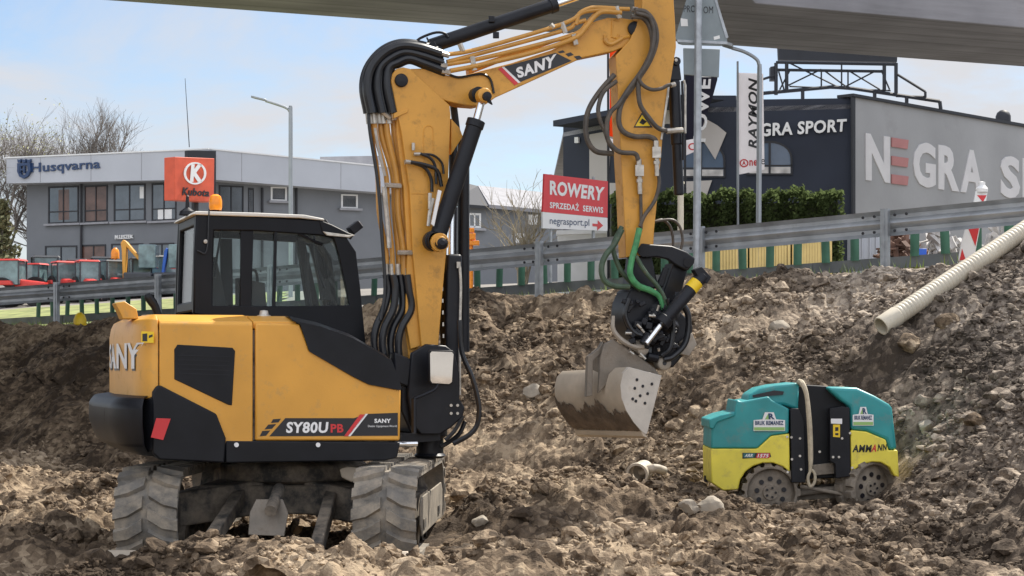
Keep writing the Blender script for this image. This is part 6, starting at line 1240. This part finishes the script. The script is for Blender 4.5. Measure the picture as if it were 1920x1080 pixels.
for k in range(150):
    z = rr.uniform(.5, 4.9); rad = (5.1 - z) * .30 * rr.uniform(.7, 1.1); a = rr.random() * 6.283; e = cb + V((math.cos(a) * rad, math.sin(a) * rad, z - rad * .25)); s = cb + Z1 * z
    for j in range(26): t = rr.uniform(.25, 1); pts.append(s.lerp(e, t) + V((rr.gauss(0, .12), rr.gauss(0, .12), rr.gauss(0, .08))))
leaves(mb, pts, .12, rr); mb.build('crown', M['conifer'], ct_)
# ---- tractors and small diggers in the yard
def tractor(px, Y, yaw, wdt, roof, body, label, s=1.0, ytop=487):
    base = at(px, ytop, Y) - Z1 * 2.45 * s; t = thing('tractor', base, label, 'tractor', 'tractors parked in the yard'); Mz = Matrix.Rotation(yaw, 3, 'Z')
    def q(x, y, z): return base + Mz @ V((x * s, y * s, z * s))
    def bx(c, sz): 
        m_ = MB(); m_.box(base + Mz @ (V(c) * s), [k * s for k in sz], Mz); return m_
    m_ = MB(); m_.loft([[q(x, y, 2.36) for x, y in ((-.68, -.62), (.68, -.62), (.68, .62), (-.68, .62))], [q(x, y, 2.45) for x, y in ((-.6, -.55), (.6, -.55), (.6, .55), (-.6, .55))]]); m_.build('roof', M[roof], t, .03 * s)
    m_ = MB()
    for x in (-.6, .55):
        for y in (-.55, .55): m_.prism([q(x, y, 1.1), q(x + .07, y, 1.1), q(x + .07 * (1), y, 2.36), q(x, y, 2.36)], Mz @ V((0, .06, 0)))
    build_each(m_, 'cab_post', M['tgrey'], t)
    m_ = MB(); m_.loft([[q(x, y, 1.1) for x, y in ((-.6, -.53), (.6, -.53), (.6, .53), (-.6, .53))], [q(x, y, 2.34) for x, y in ((-.57, -.53), (.55, -.53), (.55, .53), (-.57, .53))]]); m_.build('cab_glass', M['tglass'], t)
    m_ = MB(); m_.loft([[q(x, y, z) for y, z in ((-.34, .6), (.34, .6), (.34, 1.25 - (x - .6) * .12), (.24, 1.38 - (x - .6) * .12), (-.24, 1.38 - (x - .6) * .12), (-.34, 1.25 - (x - .6) * .12))] for x in (.6, 1.2, 1.9)]); m_.prism([q(-.75, -.8, 1.05), q(.35, -.8, 1.05), q(.2, -.8, 1.3), q(-.6, -.8, 1.3)], Mz @ V((0, 1.6 * s, 0))); m_.prism([q(-.7, -.4, .6), q(.6, -.4, .6), q(.6, -.4, 1.1), q(-.7, -.4, 1.1)], Mz @ V((0, .8 * s, 0))); m_.build('hood', M[body], t, .05 * s)
    for x, r_ in ((-.35, .68), (1.45, .42)):
        for y in (-.72, .5):
            m_ = MB(); m_.lathe([(r_ * .5, 0), (r_ * .92, 0), (r_, .05 * s), (r_, .2 * s), (r_ * .92, .25 * s), (r_ * .5, .25 * s)], q(x, y, r_), Mz @ V((0, 1, 0)), 20); wl = m_.build('wheel', M['tyre'], t); m_ = MB(); m_.lathe([(r_ * .52, .02), (r_ * .3, .06), (0, .06)], q(x, y, r_), Mz @ V((0, 1, 0)), 14); m_.build('rim', M['white'], wl)
for px, Y, yw, rf, bd, sc, yt_, lb in (
    (22, 88, -8, 'tred', 'tred', .86, 486, 'red tractor seen from the side at the far left of the yard row'),
    (66, 90, 165, 'tred', 'tred', .74, 494, 'red tractor with low roof just right of the leftmost tractor'),
    (84, 95, 200, 'tgrey', 'tgrey', 1.0, 480, 'dark roofed tractor behind the leftmost red tractors'),
    (118, 90, -60, 'tred', 'tred', .76, 490, 'red roofed tractor left in the middle pair'),
    (143, 94, -75, 'tgrey', 'tred', .80, 486, 'dark roofed tractor with red hood behind the middle pair'),
    (163, 89, -65, 'tred', 'tred', .80, 488, 'red roofed tractor right in the middle pair'),
    (190, 93, -75, 'tgrey', 'tgrey', .84, 482, 'dark tractor directly right of the red middle pair'),
    (210, 91, -60, 'tgrey', 'tred', .76, 488, 'dark roofed tractor left of the yellow arm'),
    (262, 91, -70, 'tgrey', 'tgrey', .80, 483, 'dark roofed tractor just right of the yellow arm'),
    (284, 92, -60, 'tgrey', 'blue', .84, 479, 'dark roofed tractor with blue hood left of the blue arm'),
    (322, 93, -70, 'tgrey', 'tred', .80, 480, 'dark roofed tractor partly hidden by the excavator cab')):
    tractor(px, Y, R(yw), 1, rf, bd, lb, sc, yt_)
def digger(px, Y, m, arm, label, yb_=540):
    base = at(px, yb_, Y); base.z -= .4; t = thing('mini_digger', base, label, 'mini digger', 'small diggers in the yard')
    m_ = MB(); m_.prism([at(a, b, Y - .2) for a, b in arm], V((0, .4, 0))); m_.build('arm', M[m], t, .03)
    m_ = MB(); m_.box(base + V((.3, 0, .8)), (1.3, 1.3, .6)); m_.build('body', M['tgrey'], t, .08)
    m_ = MB(); m_.box(base + V((.7, .1, 1.85)), (.8, 1.0, 1.1)); m_.build('cab', M['tglass'], t, .05)
    for y in (-.6, .6): m_ = MB(); m_.box(base + V((.3, y, .3)), (1.7, .35, .5)); m_.build('track', M['tyre'], t, .12)
digger(250, 90, 'yellow', [(230, 525), (228, 470), (226, 455), (231, 449), (237, 453), (258, 478), (264, 486), (261, 490), (252, 480), (237, 463), (235, 525)], 'yellow mini digger with raised arm among the tractors')
digger(306, 90, 'blue', [(302, 515), (305, 490), (308, 470), (312, 464), (315, 468), (311, 492), (307, 516)], 'blue mini digger beside the excavator cab')
mb = MB(); mb.lathe([(.2, -.25), (.2, 0), (.17, .15), (.08, .25), (0, .27)], at(216, 475, 92), Z1, 14); mb.cyl(at(216, 560, 92), at(216, 478, 92), .08, 8); tag(mb.build('beacon_pole', M['orange'], None, 0, at(216, 560, 92)), 'orange beacon on a pole left of the yellow arm', 'beacon')
mb = MB(); mb.lathe([(.09, -.02), (.11, .0), (.11, .08), (.08, .16), (.03, .2), (0, .2)], at(150, 608, 33.2), Z1, 14); mb.prism([at(a, b, 33.15) for a, b in [(140, 612), (162, 612), (162, 607), (140, 607)]], V((0, .1, 0))); tag(mb.build('warning_lamp', M['decal_yellow'], None, 0, at(150, 612, 33.2)), 'small yellow warning lamp at the foot of the left guardrail', 'lamp')
# ---- things behind the right guardrail
for k, (x0, x1) in enumerate(((1322, 1402), (1406, 1482), (1486, 1560))):
    t = thing('yellow_fence', at((x0 + x1) / 2, 540, 31), ('left', 'middle', 'right')[k] + ' yellow slatted site fence panel behind the green blades', 'fence panel', 'yellow fence panels')
    m_ = MB(); y0 = 462 - k * 6; m_.ring([at(x0, y0, 31), at(x1, y0 - 5, 31), at(x1, 545, 31), at(x0, 545, 31)], [at(x0 + 5, y0 + 6, 31), at(x1 - 5, y0 + 1, 31), at(x1 - 5, 538, 31), at(x0 + 5, 538, 31)], V((0, .05, 0))); m_.build('frame', M['yfence'], t)
    m_ = MB(); n_ = 12
    for j in range(n_): a = x0 + 6 + (x1 - x0 - 12) * j / n_; m_.prism([at(a, y0 + 4, 31.01), at(a + 4.6, y0 + 4, 31.01), at(a + 4.6, 540, 31.01), at(a, 540, 31.01)], V((0, .03, 0)))
    build_each(m_, 'slat', M['yfence'], t)
mb = MB(); mb.prism([at(a, b, 46) for a, b in [(1046, 436), (1180, 432), (1180, 600), (1046, 600)]], V((0, .3, 0))); mb.prism([at(a, b, 45.9) for a, b in [(1044, 432), (1182, 428), (1182, 436), (1044, 440)]], V((0, .5, 0))); tag(mb.build('boundary_wall', M['white'], None, 0, at(1110, 600, 46)), 'low white boundary wall under the red shop board', 'wall')
mb = MB(); mb.prism([at(a, b, 36) for a, b in [(1606, 440), (1650, 438), (1650, 580), (1606, 580)]], V((0, 1, 0))); 
for x in (1616, 1630, 1642): mb.prism([at(a, b, 35.96) for a, b in [(x, 442), (x + 3, 442), (x + 3, 570), (x, 570)]], V((0, .03, 0)))
tag(mb.build('container', M['fascia'], None, .01, at(1628, 580, 36)), 'pale grey site container behind the guardrail post', 'container')
rr = random.Random(4)
def heap(x0, x1, y0, y1, Y, m, n_, label, sz):
    m_ = MB()
    for _ in range(n_):
        px = rr.uniform(x0, x1); k = 1 - abs((px - (x0 + x1) / 2) / (x1 - x0)) * .8; py = y1 - (y1 - y0) * k * rr.random(); p = at(px, py, Y + rr.uniform(-.6, .6)); Mx = Matrix.Rotation(rr.random() * 6, 3, V((rr.gauss(0, 1), rr.gauss(0, 1), rr.gauss(0, 1))).normalized()); m_.box(p, (sz * rr.uniform(.4, 3), sz * rr.uniform(.2, .8), sz * rr.uniform(.1, .4)), Mx)
    tag(m_.build('scrap_heap', M[m], None, 0, at((x0 + x1) / 2, y1, Y)), label, 'scrap heap')
heap(1655, 1722, 436, 530, 34, 'scrap', 220, 'rusty brown scrap heap seen under the guardrail', .16)
heap(1712, 1800, 430, 530, 35, 'palescrap', 170, 'pale tangled scrap heap right of the rusty heap', .2)
heap(1842, 1935, 425, 530, 35, 'palescrap', 150, 'pale scrap heap at the right edge beyond the pipe', .2)
mb = MB(); mb.prism([at(a, b, 32.5) for a, b in [(1717, 466), (1738, 466), (1737, 481), (1718, 481)]], V((0, .2, 0))); mb.prism([at(a, b, 32.4) for a, b in [(1710, 480), (1756, 480), (1756, 492), (1710, 492)]], V((0, .3, 0))); tag(mb.build('crate', M['blue'], None, .01, at(1728, 492, 32.5)), 'small blue crate before the scrap heaps', 'crate')
# ---- grass on the verge
mb = MB(); rr = random.Random(2)
for _ in range(5200):
    t = rr.uniform(-12.5, 1.0) if rr.random() < .85 else rr.uniform(1, 8); d = -rr.uniform(.25, 6.0); p = gl(t, d, 0); p.z = float(2.32 + (.058 if p.x > 0 else .028) * p.x) - .02
    for j in range(2):
        a = rr.random() * 6.283; h = rr.uniform(.06, .2); e = V((math.cos(a), math.sin(a), 0)); s = V((-e.y, e.x, 0)) * .012
        q = p + V((rr.gauss(0, .06), rr.gauss(0, .06), 0)); mb.add([q - s, q + s, q + e * h * .5 + Z1 * h], [(0, 1, 2)])
M['grass'] = mat('verge_grass', (0.16, 0.22, 0.05), 0.9, var=0.45, scale=1.2)
tag(mb.build('grass', M['grass']), kind='stuff')
